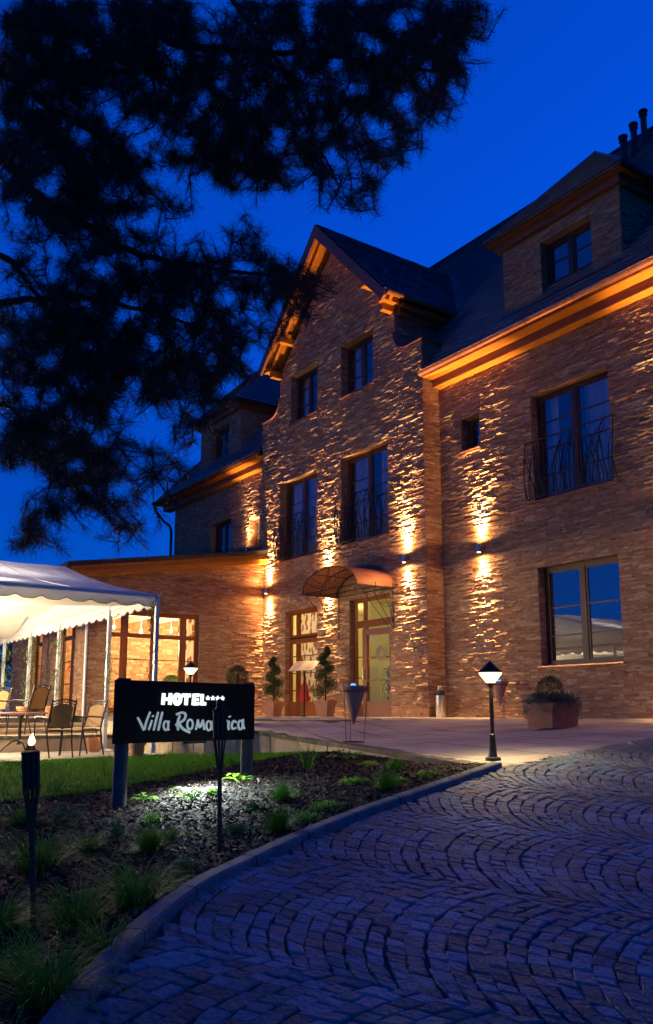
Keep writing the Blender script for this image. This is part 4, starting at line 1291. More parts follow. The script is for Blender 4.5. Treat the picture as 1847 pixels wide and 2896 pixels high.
# lower patio, raised deck and steps
PATIO = [(-13.45, -2.5), (-13.33, 3.38), (-13.99, 6.03), (-14.2, 6.6), (-19.3, 6.65), (-19.3, -2.5)]
field('patio', PATIO, lambda x, y: -0.62, M['paving'], step=0.8)
mb = MB()
for (xf, zt) in ((-16.75, -0.32), (-17.95, -0.21), (-18.65, -0.11)):
    n = 14; vs = []
    pts = [(xf - 0.25 * abs(math.cos(PI * k / n)) ** 4, -2.5 + 9.05 * k / n) for k in range(n + 1)]
    for x, y in pts: vs += [(x + 0.04, y, zt), (x + 0.04, y, zt - 0.05), (x, y, zt - 0.05), (x, y, -0.7), (-19.5, y, zt)]
    fs = []
    for k in range(n):
        a_, b_ = k * 5, (k + 1) * 5
        for j in range(3): fs.append((a_ + j, a_ + j + 1, b_ + j + 1, b_ + j))
        fs.append((a_, b_, b_ + 4, a_ + 4))
    mb.add(vs, fs)
tag(mb.build('steps', M['crazy']), kind='structure')
crazy_wall('low_garden_wall', [(-16.70, 6.5), (-16.72, -2.4)], lambda x, y: -0.33, lambda x, y: -0.58, 'knee high crazy paved wall below the steps on the patio', seed=8)

# lawn and planting bed
LB = [(-8.3, -3.5), (-8.75, 2.1), (-8.85, 3.3), (-9.1, 4.1), (-9.9, 5.3), (-10.7, 6.1), (-11.4, 7.2), (-11.9, 8.0)]
LAWN = [(-13.4, -3.5)] + LB + [(-12.3, 7.99), (-13.15, 7.72), (-13.7, 6.93), (-14.0, 6.6), (-13.97, 6.03), (-13.31, 3.38)]
BED = [(-1.0, -3.5)] + [(x, y) for x, y in [(-1.0, 0.1)] + [(k[0] - 0.03, k[1] + 0.0) for k in KERB[::-1][1:]]] + [(-7.56, 6.89), (-9.4, 7.45), (-11.27, 8.0), (-11.85, 8.0)] + LB[::-1][1:]
field('lawn', LAWN, bed_z, M['lawn'], step=0.3, dz=0.02)
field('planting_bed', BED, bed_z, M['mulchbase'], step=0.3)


def scatter(poly, n, seed):
    rnd = random.Random(seed); xs_ = [p[0] for p in poly]; ys_ = [p[1] for p in poly]; k = 0
    while k < n:
        x = rnd.uniform(min(xs_), max(xs_)); y = rnd.uniform(max(-1.2, min(ys_)), max(ys_))
        if inside(x, y, poly):
            k += 1
            yield x, y, rnd


# precomputed ground heights for speed
_G = {}


def bz(x, y):
    i, j = math.floor(x / 0.2), math.floor(y / 0.2)
    for a_ in (0, 1):
        for b_ in (0, 1):
            if (i + a_, j + b_) not in _G: _G[i + a_, j + b_] = bed_z((i + a_) * 0.2, (j + b_) * 0.2)
    fx, fy = x / 0.2 - i, y / 0.2 - j
    return (_G[i, j] * (1 - fx) + _G[i + 1, j] * fx) * (1 - fy) + (_G[i, j + 1] * (1 - fx) + _G[i + 1, j + 1] * fx) * fy


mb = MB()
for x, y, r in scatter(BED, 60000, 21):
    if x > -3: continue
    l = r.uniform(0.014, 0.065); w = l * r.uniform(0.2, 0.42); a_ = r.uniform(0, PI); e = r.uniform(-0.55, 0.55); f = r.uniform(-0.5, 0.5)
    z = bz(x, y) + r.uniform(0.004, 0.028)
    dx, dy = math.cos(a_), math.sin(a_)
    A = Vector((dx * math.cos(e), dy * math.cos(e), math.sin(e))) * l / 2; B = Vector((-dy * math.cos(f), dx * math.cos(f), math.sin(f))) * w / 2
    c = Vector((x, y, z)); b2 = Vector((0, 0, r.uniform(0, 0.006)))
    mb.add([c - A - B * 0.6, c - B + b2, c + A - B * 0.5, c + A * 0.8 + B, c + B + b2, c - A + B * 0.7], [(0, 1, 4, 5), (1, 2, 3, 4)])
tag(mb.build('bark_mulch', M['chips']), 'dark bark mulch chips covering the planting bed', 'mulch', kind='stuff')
mb = MB()
for x, y, r in scatter(LAWN, 42000, 22):
    z = bz(x, y) + 0.02; h = r.uniform(0.02, 0.045); a_ = r.uniform(0, 2 * PI)
    w = 0.0035; dx, dy = math.cos(a_) * w, math.sin(a_) * w
    mb.poly([(x - dx, y - dy, z), (x + dx, y + dy, z), (x + r.uniform(-.015, .015), y + r.uniform(-.015, .015), z + h)])
rr_ = random.Random(33)
for k in range(5000):
    i = rr_.randrange(len(LB) - 1); t_ = rr_.random(); x = LB[i][0] * (1 - t_) + LB[i + 1][0] * t_; y = LB[i][1] * (1 - t_) + LB[i + 1][1] * t_
    q_ = 0.10 * (0.5 + 0.5 * math.sin(y * 9) * math.sin(y * 23 + 1)) + 0.03
    x += rr_.uniform(-0.05, q_); y += rr_.uniform(-0.04, 0.04)
    z = bz(x, y); h = rr_.uniform(0.03, 0.06); a_ = rr_.uniform(0, 2 * PI); dx, dy = math.cos(a_) * 0.0035, math.sin(a_) * 0.0035
    mb.poly([(x - dx, y - dy, z), (x + dx, y + dy, z), (x + rr_.uniform(-.025, .025), y + rr_.uniform(-.025, .025), z + h)])
tag(mb.build('lawn_grass', M['blade']), 'short mown green grass of the lawn strip', 'grass', kind='stuff')


# ================================================================== PLANTS
def leaf(mb, p, d, l, w, up=None, bend=0.2):
    """a pointed leaf of 2x2 quads"""
    d = Vector(d).normalized(); s = d.cross(Vector((0, 0, 1)))
    if s.length < 1e-3: s = Vector((1, 0, 0))
    s.normalize(); n = s.cross(d)
    p = Vector(p)
    a_ = p + d * l * 0.5 + n * l * bend * 0.3; t_ = p + d * l - n * l * bend * 0.6
    mb.add([p, a_ - s * w / 2 + n * w * 0.12, a_, a_ + s * w / 2 + n * w * 0.12, t_], [(0, 2, 1), (0, 3, 2), (1, 2, 4), (2, 3, 4)])


def blade(mb, p, az, l, w, lean, droop, seg=5):
    p = Vector(p); d = Vector((math.cos(az), math.sin(az), 0)); s = Vector((-d.y, d.x, 0)); vs = []
    x = z = 0; ang = PI / 2 - lean
    for k in range(seg + 1):
        t = k / seg; ww = w * (1 - t * 0.92) * 0.5
        q = p + d * x + Vector((0, 0, z))
        vs += [q - s * ww, q + s * ww]
        x += l / seg * math.cos(ang); z += l / seg * math.sin(ang); ang -= droop / seg * (0.5 + t)
    mb.add(vs, [(2 * k, 2 * k + 1, 2 * k + 3, 2 * k + 2) for k in range(seg)])


def rdir(r, zmin=-1):
    while True:
        v = Vector((r.gauss(0, 1), r.gauss(0, 1), r.gauss(0, 1)))
        if v.length > 1e-3:
            v.normalize()
            if v.z >= zmin: return v


def hosta(p, size, label, seed):
    r = random.Random(seed); mb = MB(); st = MB()
    t = thing('hosta_plant', label, 'plant', p)
    n = 9
    for k in range(n):
        az = 2 * PI * k / n + r.uniform(-.3, .3); el = r.uniform(0.35, 1.1); l = size * r.uniform(0.35, 0.55)
        d = Vector((math.cos(az) * math.cos(el), math.sin(az) * math.cos(el), math.sin(el)))
        q = d * l * 0.8
        st.tube([(0, 0, 0), q * 0.6 + Vector((0, 0, 0.02)), q], 0.005, 5)
        d2 = Vector((d.x, d.y, 0.15)).normalized(); s = Vector((-d2.y, d2.x, 0)).normalized(); n_ = s.cross(d2) * -1
        L_ = size * r.uniform(0.45, 0.62); W_ = L_ * 0.55; rows = []
        for i in range(7):
            tt = i / 6; ww = W_ * math.sin(PI * (tt ** 0.75)) * 0.5 + (0.0 if i < 6 else 0)
            c = q + d2 * L_ * tt + Vector((0, 0, L_ * (0.14 * tt - 0.42 * tt * tt)))
            rows.append([c - s * ww + Vector((0, 0, ww * 0.25)), c, c + s * ww + Vector((0, 0, ww * 0.25))])
        vs = [v_ for rw in rows for v_ in rw]
        mb.add(vs, [(3 * i + j, 3 * i + j + 1, 3 * i + j + 4, 3 * i + j + 3) for i in range(6) for j in range(2)])
    mb.build('leaves', M['hosta'], t, True); st.build('stems', M['hosta'], t)
    return t


def grass_clump(p, rad, h, n, m, label, seed, lean=(0.1, 0.9), droop=(0.3, 1.2), w=0.004, name='grass_clump', grp=None):
    r = random.Random(seed); mb = MB()
    for k in range(n):
        a_ = r.uniform(0, 2 * PI); rr = rad * 0.25 * math.sqrt(r.random())
        le = r.uniform(*lean)
        blade(mb, (rr * math.cos(a_), rr * math.sin(a_), -0.01), a_ + r.uniform(-.5, .5), h * r.uniform(0.7, 1.25), w, le, r.uniform(*droop))
    o = mb.build(name, M[m]); o.location = p
    return tag(o, label, 'plant', grp)


def mound(p, rad, h, n, m, label, seed, size=0.02, name='low_plant', cat='plant'):
    r = random.Random(seed); mb = MB()
    for k in range(n):
        d = rdir(r, 0); q = r.random() ** 0.4
        bump = 1 + 0.25 * math.sin(d.x * 7 + seed) * math.sin(d.y * 6 + seed * 2)
        c = Vector((d.x * rad * q * bump, d.y * rad * q * bump, d.z * h * q * bump))
        leaf(mb, c, (d + rdir(r) * 0.7), size * r.uniform(0.7, 1.4), size * 0.55)
    o = mb.build(name, M[m]); o.location = p
    return tag(o, label, cat)


G = lambda x, y: on_z(x, y, bz)
hosta(G(404, 2270), 0.20, 'small hosta with upright lit leaves beside the left sign post', 1)
hosta(G(545, 2268), 0.34, 'largest hosta with bright green leaves in front of the sign in the pool of light', 2)
hosta(G(674, 2212), 0.22, 'small hosta with two broad leaves beside the right sign post', 3)
hosta(G(979, 2150), 0.34, 'hosta in shade at the back of the bed below the clay cone', 4)
grass_clump(G(521, 2196), 0.2, 0.26, 60, 'grasslong', 'spiky lavender-like clump at the lawn edge under the sign', 5, w=0.007)
grass_clump(G(656, 2168), 0.2, 0.26, 60, 'grasslong', 'spiky leafy clump at the lawn edge beside the right sign post', 6, w=0.007)
grass_clump(G(872, 2178), 0.2, 0.42, 55, 'grassdark', 'tall upright grass tuft at the back of the bed right of the sign', 7, lean=(0.05, 0.6), w=0.008)
grass_clump(G(158, 2240), 0.2, 0.2, 60, 'grasslong', 'small pale clump at the lawn edge between the lit torch and the sign', 8, w=0.008)
grass_clump(G(300, 2200), 0.2, 0.40, 40, 'grassdark', 'thin arching grass just left of the left sign post', 9, w=0.006)
for i, (px, py, sz, lb) in enumerate(((422, 2408, 0.155, 'round fine leaved grass dome below the left half of the sign'), (788, 2352, 0.15, 'round fine leaved grass dome beside the kerb right of the unlit torch'),
                                      (800, 2268, 0.15, 'light green feathery dome in the middle of the bed right of the sign'), (1119, 2182, 0.13, 'small feathery dome at the far end of the bed by the terrace edge'),
                                      (1094, 2236, 0.15, 'dark feathery dome near the kerb at the far end of the bed'))):
    grass_clump(G(px, py), sz, sz * 1.25, 1100, 'grassdark', lb, 30 + i, lean=(0.0, 1.4), droop=(0.0, 0.6), w=0.0028, name='fescue_grass')
for i, (px, py, sz, lb) in enumerate(((110, 2460, 0.42, 'broad arching grass behind the bamboo pole of the lit torch'), (385, 2562, 0.36, 'arching grass clump by the kerb in the middle of the dark bed'),
                                      (215, 2625, 0.34, 'arching grass clump just right of the foot of the lit torch'), (130, 2835, 0.36, 'nearest and largest arching grass in the bottom left corner by the kerb'),
                                      (-20, 2640, 0.34, 'dark grass clump cut by the left edge of the photo'))):
    grass_clump(G(px, py), sz, sz * 1.05, 210, 'grasslong', lb, 50 + i, lean=(0.1, 1.0), droop=(1.3, 2.9), w=0.011, name='arching_grass')
for i, (px, py, rx, h, lb) in enumerate(((668, 2358, 0.17, 0.06, 'flat juniper mat behind the foot of the unlit torch'), (527, 2468, 0.12, 0.07, 'small juniper near the kerb below the unlit torch'),
                                         (330, 2378, 0.09, 0.13, 'upright juniper sprig left of the fescue dome'), (190, 2322, 0.2, 0.13, 'dark juniper at the back of the bed left of the sign'))):
    mound(G(px, py), rx, h, 900, 'juniper', lb, 70 + i, 0.022, 'juniper')
for i, (px, py, rx, h, lb) in enumerate(((1045, 2167, 0.14, 0.05, 'bright sedum patch nearest the terrace edge'), (1003, 2217, 0.15, 0.05, 'bright sedum patch beside the dark feathery dome'),
                                         (1208, 2196, 0.13, 0.04, 'bright sedum patch at the narrow end of the bed'), (925, 2290, 0.16, 0.06, 'largest bright sedum patch close to the kerb'))):
    mound(G(px, py), rx, h, 800, 'sedum', lb, 90 + i, 0.022, 'sedum')
for i, (px, lb) in enumerate(((470, 'ragged grass tuft at the wall foot just left of the garden torch'), (535, 'ragged grass tuft at the wall foot under the middle of the sign'))):
    p = on_z(px, 2134, lambda x, y: -0.62); p.x += 0.15
    grass_clump((p.x, p.y, bz(p.x, p.y)), 0.35, 0.13, 90, 'blade', lb, 110 + i, w=0.006)


for i, (px, py, sz, lb) in enumerate(((60, 2330, 0.26, 'dark grass clump at the lawn edge left of the torch pole'), (250, 2405, 0.2, 'low dark tuft between the torch and the nearest sign post'), (300, 2700, 0.24, 'low tuft beside the kerb in the lower left of the bed'),
                                      (480, 2375, 0.15, 'thin tuft of strappy leaves between two domes in the bed'), (20, 2780, 0.3, 'dense dark clump in the lower left corner behind the nearest grass'))):
    grass_clump(G(px, py), sz, sz, 170, 'grasslong', lb, 130 + i, lean=(0.1, 1.1), droop=(1.0, 2.4), w=0.008, name='strappy_plant')
for i, (px, py, rx, h, lb) in enumerate(((867, 2322, 0.12, 0.06, 'low creeping plant between the kerb and the round dome'), (720, 2290, 0.09, 0.05, 'tiny creeping plant in the lit mulch right of the torch'), (1130, 2215, 0.08, 0.04, 'tiny sedum between the two far domes'),
                                         (610, 2250, 0.07, 0.05, 'tiny plant in the lit mulch just left of the right sign post'), (430, 2330, 0.10, 0.09, 'small leafy plant above the fescue dome below the sign'))):
    mound(G(px, py), rx, h, 420, 'sedum' if i % 2 == 0 else 'juniper', lb, 150 + i, 0.024, 'creeping_plant')


# ------------------------------------------------------------------ pots and topiary
def square_pot(mb, w0, w1, h, rim=0.04):
    q = math.sqrt(2) / 2
    mb.lathe([(w0 * q, 0), (w1 * q, h - 0.09), ((w1 + rim) * q, h - 0.088), ((w1 + rim) * q, h), ((w1 - 0.04) * q, h), ((w1 - 0.05) * q, h - 0.05), (0.001, h - 0.05)], 4, rot=PI / 4)


def spiral(p, rz, label, seed, H=1.28):
    r = random.Random(seed)
    t = thing('spiral_topiary', label, 'topiary', p, rz, 'spiral topiaries beside the entrance')
    mb = MB(); square_pot(mb, 0.30, 0.40, 0.42); mb.build('pot', M['terracotta'], t)
    mb = MB(); mb.lathe([(0.001, 0.375), (0.18, 0.375)][::-1], 12); mb.build('soil', M['soil'], t)
    mb = MB(); mb.tube([(0, 0, 0.36), (0.01, 0, 0.9), (0, 0.01, 0.42 + H * 0.9)], [0.022, 0.016, 0.008], 7); mb.build('trunk', M['bark'], t)
    mb = MB(); turns = 2.8
    for k in range(9000):
        s = r.random() ** 1.1
        a_ = 2 * PI * turns * s + seed; rad = 0.17 * (1 - s) ** 0.6 + 0.03
        thick = 0.18 * (1 - s * 0.52)
        c = Vector((math.cos(a_) * rad, math.sin(a_) * rad, 0.58 + (H - 0.22) * s)) + rdir(r) * thick * r.random() ** 0.35
        leaf(mb, c, rdir(r), r.uniform(0.025, 0.045), 0.020)
    mb.build('foliage', M['leafdark'], t)
    return t


def terrp(x, y): return Vector((x, y, terrace_z(x, y) + 0.005))


sp1 = spiral(terrp(-21.0, 12.75), 0.25, 'narrower spiral clipped topiary in square terracotta pot left of the menu stand', 1)
sp2 = spiral(terrp(-18.35, 12.72), 0.35, 'fuller spiral clipped topiary in square terracotta pot beside the open door', 3, 1.42)


def ball_plant(p, label, tall, rad, seed, m='leafdark'):
    r = random.Random(seed)
    t = thing('ball_topiary', label, 'topiary', p)
    mb = MB(); mb.lathe([(0.15, 0), (0.20, 0.05), (0.25, tall - 0.09), (0.29, tall - 0.085), (0.29, tall), (0.25, tall), (0.24, tall - 0.05), (0.001, tall - 0.05)], 24); mb.build('pot', M['terracotta'], t, True)
    mb = MB()
    mb.tube([(0, 0, tall - 0.06), (0.01, 0, tall + 0.3)], 0.02, 6); mb.build('trunk', M['bark'], t)
    mb = MB()
    for k in range(4200):
        d = rdir(r); c = Vector((0, 0, tall + rad * 1.15)) + d * rad * (0.72 + 0.30 * r.random())
        leaf(mb, c, d + rdir(r) * 0.8, r.uniform(0.018, 0.032), 0.014)
    for k in range(700):
        d = rdir(r, 0); c = Vector((0, 0, tall - 0.05)) + Vector((d.x * 0.27, d.y * 0.27, d.z * 0.16)) * r.random() ** 0.4
        leaf(mb, c, d + rdir(r), 0.03, 0.014)
    mb.build('foliage', M[m], t)
    return t


ball_plant(terrp(-14.15, 7.80), 'round box ball in tall terracotta pot behind the right end of the sign', 0.62, 0.21, 5)
# bush behind the sign by the second bollard
b2 = ball_plant(Vector((-15.3, 6.98, 0.0)), 'low bushy plant in a pot left of the second lit bollard behind the sign', 0.40, 0.20, 6, 'juniper')

# rectangular planter with ball and trailing plants
t = thing('planter_box', 'long terracotta planter box with trailing grey green plants and a clipped ball on the terrace', 'planter', terrp(-9.80, 11.48), R(100.5))
mb = MB()
L2, W2, hh = 0.41, 0.22, 0.42
vs = []
for (l, w, z) in ((L2, W2, 0), (L2 + 0.05, W2 + 0.04, hh - 0.1), (L2 + 0.075, W2 + 0.065, hh - 0.097), (L2 + 0.08, W2 + 0.07, hh), (L2 + 0.03, W2 + 0.04, hh), (L2 + 0.04, W2 + 0.03, hh - 0.06)):
    vs += [(-l, -w, z), (l, -w, z), (l, w, z), (-l, w, z)]
fs = [(3, 2, 1, 0)] + [(4 * i + k, 4 * i + (k + 1) % 4, 4 * i + 4 + (k + 1) % 4, 4 * i + 4 + k) for i in range(5) for k in range(4)] + [(20, 21, 22, 23)]
mb.add(vs, fs); mb.build('planter', M['terracotta'], t)
r = random.Random(9)
mb = MB()
for k in range(4500):
    d = rdir(r); c = Vector((-0.05, 0, hh + 0.20)) + d * 0.23 * (0.75 + 0.3 * r.random()); leaf(mb, c, d + rdir(r) * 0.8, 0.028, 0.013)
mb.build('ball_foliage', M['leafdark'], t)
mb = MB()
for k in range(5200):
    a_ = r.uniform(0, 2 * PI); rr = r.uniform(0.5, 1.22)
    x = math.cos(a_) * (L2 + 0.12) * rr; y = math.sin(a_) * (W2 + 0.12) * rr
    z = hh + 0.14 * r.random() - max(0, rr - 0.85) * r.uniform(0, 0.85) + 0.03 * math.sin(a_ * 5)
    leaf(mb, (x, y, z), rdir(r) + Vector((x, y, 0.2)), r.uniform(0.03, 0.055), 0.018)
mb.build('trailing_foliage', M['leafgrey'], t)
mb = MB()
for k in range(110): blade(mb, (L2 * 0.75 + r.uniform(-.06, .06), r.uniform(-.06, .06), hh - 0.03), r.uniform(0, 2 * PI), r.uniform(0.14, 0.24), 0.004, r.uniform(0, 0.6), 0.4)
mb.build('grass_tuft', M['grassdark'], t)


# clay cones in wire stands
def cone(p, rz, label):
    t = thing('clay_cone', label, 'ornament', p, rz, 'clay cones in wire stands')
    mb = MB(); mb.lathe([(0.001, 0.28), (0.02, 0.30), (0.15, 0.68), (0.205, 0.84), (0.22, 0.845), (0.22, 0.885), (0.19, 0.885), (0.185, 0.86), (0.001, 0.86)], 28)
    mb.build('cone', M['pinkclay'], t, True)
    mb = MB()
    mb.tube([(0.165 * math.cos(2 * PI * k / 24), 0.165 * math.sin(2 * PI * k / 24), 0.012) for k in range(25)], 0.008, 6)
    mb.tube([(0.212 * math.cos(2 * PI * k / 24), 0.212 * math.sin(2 * PI * k / 24), 0.80) for k in range(25)], 0.008, 6)
    for k in range(3):
        a_ = 2 * PI * k / 3 + 0.5
        mb.tube([(0.165 * math.cos(a_), 0.165 * math.sin(a_), 0.01), (0.205 * math.cos(a_), 0.205 * math.sin(a_), 0.6), (0.225 * math.cos(a_), 0.225 * math.sin(a_), 0.95)], 0.006, 6)
    mb.build('wire_stand', M['iron'], t)
    mb = MB(); mb.lathe([(0.05, 0.86), (0.05, 0.89), (0.03, 0.92), (0.001, 0.925)], 12); mb.build('solar_lamp', M['blueled'], t, True)
    return t


c1 = cone(terrp(-10.95, 8.13), 0.2, 'pink clay cone with a small blue light in a wire stand at the terrace edge')
c2 = duplicate(c1, terrp(-12.95, 13.5), 1.2, 'far clay cone in its wire stand against the stone wall behind the bollard lamp', 0.88)

# bollard lamps
t = thing('bollard_lamp', 'lit black bollard lamp with cone top at the corner of terrace and cobbles', 'lamp', terrp(-6.95, 7.11), 0, 'lit garden bollards')
mb = MB()
mb.lathe([(0.088, 0), (0.088, 0.025), (0.08, 0.035), (0.052, 0.04), (0.048, 0.06), (0.032, 0.26), (0.034, 0.265), (0.034, 0.285), (0.025, 0.295), (0.023, 0.82), (0.03, 0.83), (0.05, 0.845), (0.05, 0.862), (0.001, 0.862)], 24)
mb.build('post', M['iron'], t, True)
mb = MB(); mb.lathe([(0.045, 0.864), (0.052, 0.868), (0.128, 0.965), (0.132, 0.978), (0.001, 0.979)], 24); mb.build('lamp_glass', M['lampglass'], t, True)
mb = MB(); mb.lathe([(0.001, 0.982), (0.138, 0.982), (0.142, 0.987), (0.138, 0.995), (0.012, 1.105), (0.008, 1.12), (0.001, 1.124)], 24); mb.build('lamp_top', M['iron'], t, True)
BL = (1.0, 0.74, 0.36)
light('SPOT', (0, 0, 0.90), 280, BL, 0.12, (0, 0, -1), 165, 0.5, parent=t)
b0 = t
p2 = on_z(505, 2047, lambda x, y: -0.14)
b_2 = duplicate(b0, (-14.75, 7.12, terrace_z(-14.75, 7.12)), 0.4, 'second lit bollard lamp, only its head showing above the hotel sign')

# steel ash bin
t = thing('ash_bin', 'slim brushed steel ash bin against the corner of the entrance gable', 'bin', terrp(-14.95, 13.62))
mb = MB(); mb.lathe([(0.105, 0.0), (0.11, 0.01), (0.11, 0.50), (0.10, 0.51), (0.001, 0.51)], 20); mb.build('body', M['steel'], t, True)
mb = MB(); mb.lathe([(0.112, 0.505), (0.115, 0.52), (0.115, 0.60), (0.06, 0.62), (0.001, 0.62)], 20); mb.build('lid', M['black'], t, True)
mb = MB(); mb.lathe([(0.055, 0.62), (0.06, 0.63), (0.06, 0.70), (0.04, 0.72), (0.001, 0.722)], 16); mb.build('ash_top', M['steel'], t, True)

# menu stand
t = thing('menu_stand', 'menu stand with tilted pale board on a black pole by the entrance', 'sign', terrp(-19.55, 12.85), R(20))
mb = MB(); mb.tube([(0, 0, 0.02), (0, 0, 1.31)], 0.028, 10); mb.build('pole', M['iron'], t)
mb = MB()
for k in range(4):
    a_ = PI / 2 * k + 0.3; mb.bar((0, 0, 0.015), (0.24 * math.cos(a_), 0.24 * math.sin(a_), 0.012), 0.04, 0.02)
mb.lathe([(0.08, 0.0), (0.08, 0.03)], 12); mb.build('foot', M['iron'], t)
mb = MB(); Mx = Matrix.Translation((0, 0, 1.36)) @ Matrix.Rotation(R(38), 4, 'X')
mb.box((-0.42, -0.22, 0), (0.42, 0.22, 0.018), Mx); mb.build('board', M['board'], t)
mb = MB(); rr_ = random.Random(2)
for side in (-0.2, 0.2):
    for k in range(9):
        w = rr_.uniform(0.06, 0.13); yy = 0.16 - k * 0.038
        mb.box((side - w, yy, 0.0185), (side + w, yy + 0.008, 0.0195), Mx)
mb.build('menu_print', M['bamboo'], t)

# wreath on the door
t = thing('door_wreath', 'straw coloured wreath hanging on the open glass door', 'wreath', wreath_at)
mb = MB(); r = random.Random(12)
for k in range(3600):
    a_ = r.uniform(0, 2 * PI); b_ = r.uniform(0, 2 * PI); q = 0.055 * r.random() ** 0.4
    c = Vector(((0.15 + q * math.cos(b_)) * math.cos(a_), q * math.sin(b_), (0.15 + q * math.cos(b_)) * math.sin(a_)))
    leaf(mb, c, rdir(r), 0.03, 0.012)
mb.build('straw', M['wreath'], t)
mb = MB(); mb.tube([(0, 0.02, 0.17), (0, 0.03, 0.4)], 0.004, 4); mb.build('ribbon', M['white'], t)

# potted weeping fig behind the open door
t = thing('indoor_plant', 'leafy weeping fig standing inside the lobby behind the door glass', 'plant', (-18.05, 14.75, 0.01))
mb = MB(); mb.lathe([(0.14, 0), (0.18, 0.28), (0.001, 0.28)], 16); mb.build('pot', M['white'], t, True)
mb = MB(); mb.tube([(0, 0, 0.2), (0.03, 0, 0.7), (0, 0.03, 1.2)], 0.015, 6); mb.build('trunk', M['bark'], t)
mb = MB(); r = random.Random(14)
for k in range(420):
    d = rdir(r); c = Vector((0, 0, 0.95)) + Vector((d.x * 0.35, d.y * 0.35, d.z * 0.55)) * r.random() ** 0.5
    leaf(mb, c, Vector((d.x, d.y, -0.8)), 0.09, 0.04)
mb.build('foliage', M['leafdark'], t)

# ================================================================== HOTEL SIGN
def at_d(px, D):
    d = ray(px, 2014); return Vector((d.x, d.y, 0)) * (D / math.hypot(d.x, d.y))


SL_, SR_ = at_d(347, 8.45), at_d(700, 9.55)
sgn = thing('hotel_sign', 'black hotel sign board with white lettering on two round posts', 'sign', (0, 0, 0))
d = ray(327, 1924); zt = EYE.z + d.z * (SL_.length / math.hypot(d.x, d.y)); d = ray(327, 2102); zb_ = EYE.z + d.z * (SL_.length / math.hypot(d.x, d.y))
ZT, ZB = zt, zb_
ud = (SR_ - SL_).normalized(); nf = Vector((ud.y, -ud.x, 0))
if nf.dot(-SL_) < 0: nf = -nf
# board spans a bit beyond the posts
def on_board(px):
    # where the sight line through a photo column meets the board plane
    d = ray(px, 2014); P0 = SL_ + nf * 0.115; t = P0.dot(nf) / (d.x * nf.x + d.y * nf.y)
    return (Vector((d.x, d.y, 0)) * t - P0).dot(ud)


uL, uR = on_board(328), on_board(720)
mb = MB()
q = lambda u, z, o_: SL_ + ud * u + nf * o_ + Vector((0, 0, z))
vs = [q(u, z, o_) for o_ in (0.075, 0.115) for u, z in ((uL, ZB), (uR, ZB), (uR, ZT), (uL, ZT))]
mb.add(vs, [(0, 1, 2, 3), (7, 6, 5, 4), (0, 4, 5, 1), (1, 5, 6, 2), (2, 6, 7, 3), (3, 7, 4, 0)])
mb.build('panel', M['signblack'], sgn)
for P_ in (SL_, SR_):
    mb = MB(); g_ = bz(P_.x, P_.y)
    pts = [(P_.x, P_.y, g_ - 0.1 + (ZT - g_ + 0.12) * k / 14) for k in range(15)]; r = random.Random(3)
    mb.tube(pts, [0.068 + r.uniform(-.002, .002) for _ in pts], 18); mb.build('post', M['postgrey'], sgn, True)


def su(x, y):
    """photo zoom coordinates on the board -> board u, z"""
    f = (x - 62) / (1400 - 62)
    f = f / (f + (1 - f) * 1.145)
    ytop = 250 + (268 - 250) * (x - 62) / 1338; ybot = 856 + (798 - 856) * (x - 62) / 1338
    g_ = (y - ytop) / (ybot - ytop)
    return uL + (uR - uL) * f, ZT + (ZB - ZT) * g_


def strokes(lst, name, m, wid, dep):
    mb = MB(); px = (uR - uL) / 1338
    for st in lst:
        w0 = wid * (st[2] if len(st) > 2 else 1)
        pts = [su(*p) for p in st[0]]
        if st[1]:     # round into a smooth curve
            new = []
            n = len(pts); cl = (st[0][0] == st[0][-1])
            for i in range(n - 1):
                p0 = pts[i - 1] if i else (pts[-2] if cl else pts[0]); p1 = pts[i]; p2_ = pts[i + 1]; p3 = pts[i + 2] if i + 2 < n else (pts[1] if cl else pts[-1])
                for k in range(6):
                    t_ = k / 6
                    new.append(tuple(0.5 * (2 * p1[j] + (p2_[j] - p0[j]) * t_ + (2 * p0[j] - 5 * p1[j] + 4 * p2_[j] - p3[j]) * t_ * t_ + (-p0[j] + 3 * p1[j] - 3 * p2_[j] + p3[j]) * t_ ** 3) for j in (0, 1)))
            pts = new + [pts[-1]]
        vs = []; n = len(pts)
        for i, p in enumerate(pts):
            a_ = pts[max(i - 1, 0)]; b_ = pts[min(i + 1, n - 1)]
            dx, dy = b_[0] - a_[0], b_[1] - a_[1]; l = math.hypot(dx, dy) or 1
            ww = w0 * px * 0.5 * (1 if not st[1] else (0.72 + 0.35 * math.sin(PI * (0.15 + 0.7 * i / max(1, n - 1)))))
            nx, ny = -dy / l * ww, dx / l * ww
            vs += [q(p[0] + nx, p[1] + ny, 0.115 + dep), q(p[0] - nx, p[1] - ny, 0.115 + dep), q(p[0] + nx, p[1] + ny, 0.113), q(p[0] - nx, p[1] - ny, 0.113)]
        fs = [(0, 1, 3, 2), (4 * n - 4, 4 * n - 2, 4 * n - 1, 4 * n - 3)]
        for i in range(n - 1):
            o_ = 4 * i
            fs += [(o_, o_ + 4, o_ + 5, o_ + 1), (o_, o_ + 2, o_ + 6, o_ + 4), (o_ + 1, o_ + 5, o_ + 7, o_ + 3)]
        mb.add(vs, fs)
        dep += 0.0003
    return mb


def ell(cx, cy, rx, ry, n=12): return [(cx + rx * math.cos(2 * PI * k / n - 1.2), cy + ry * math.sin(2 * PI * k / n - 1.2)) for k in range(n)] + [(cx + rx * math.cos(-1.2), cy + ry * math.sin(-1.2))]


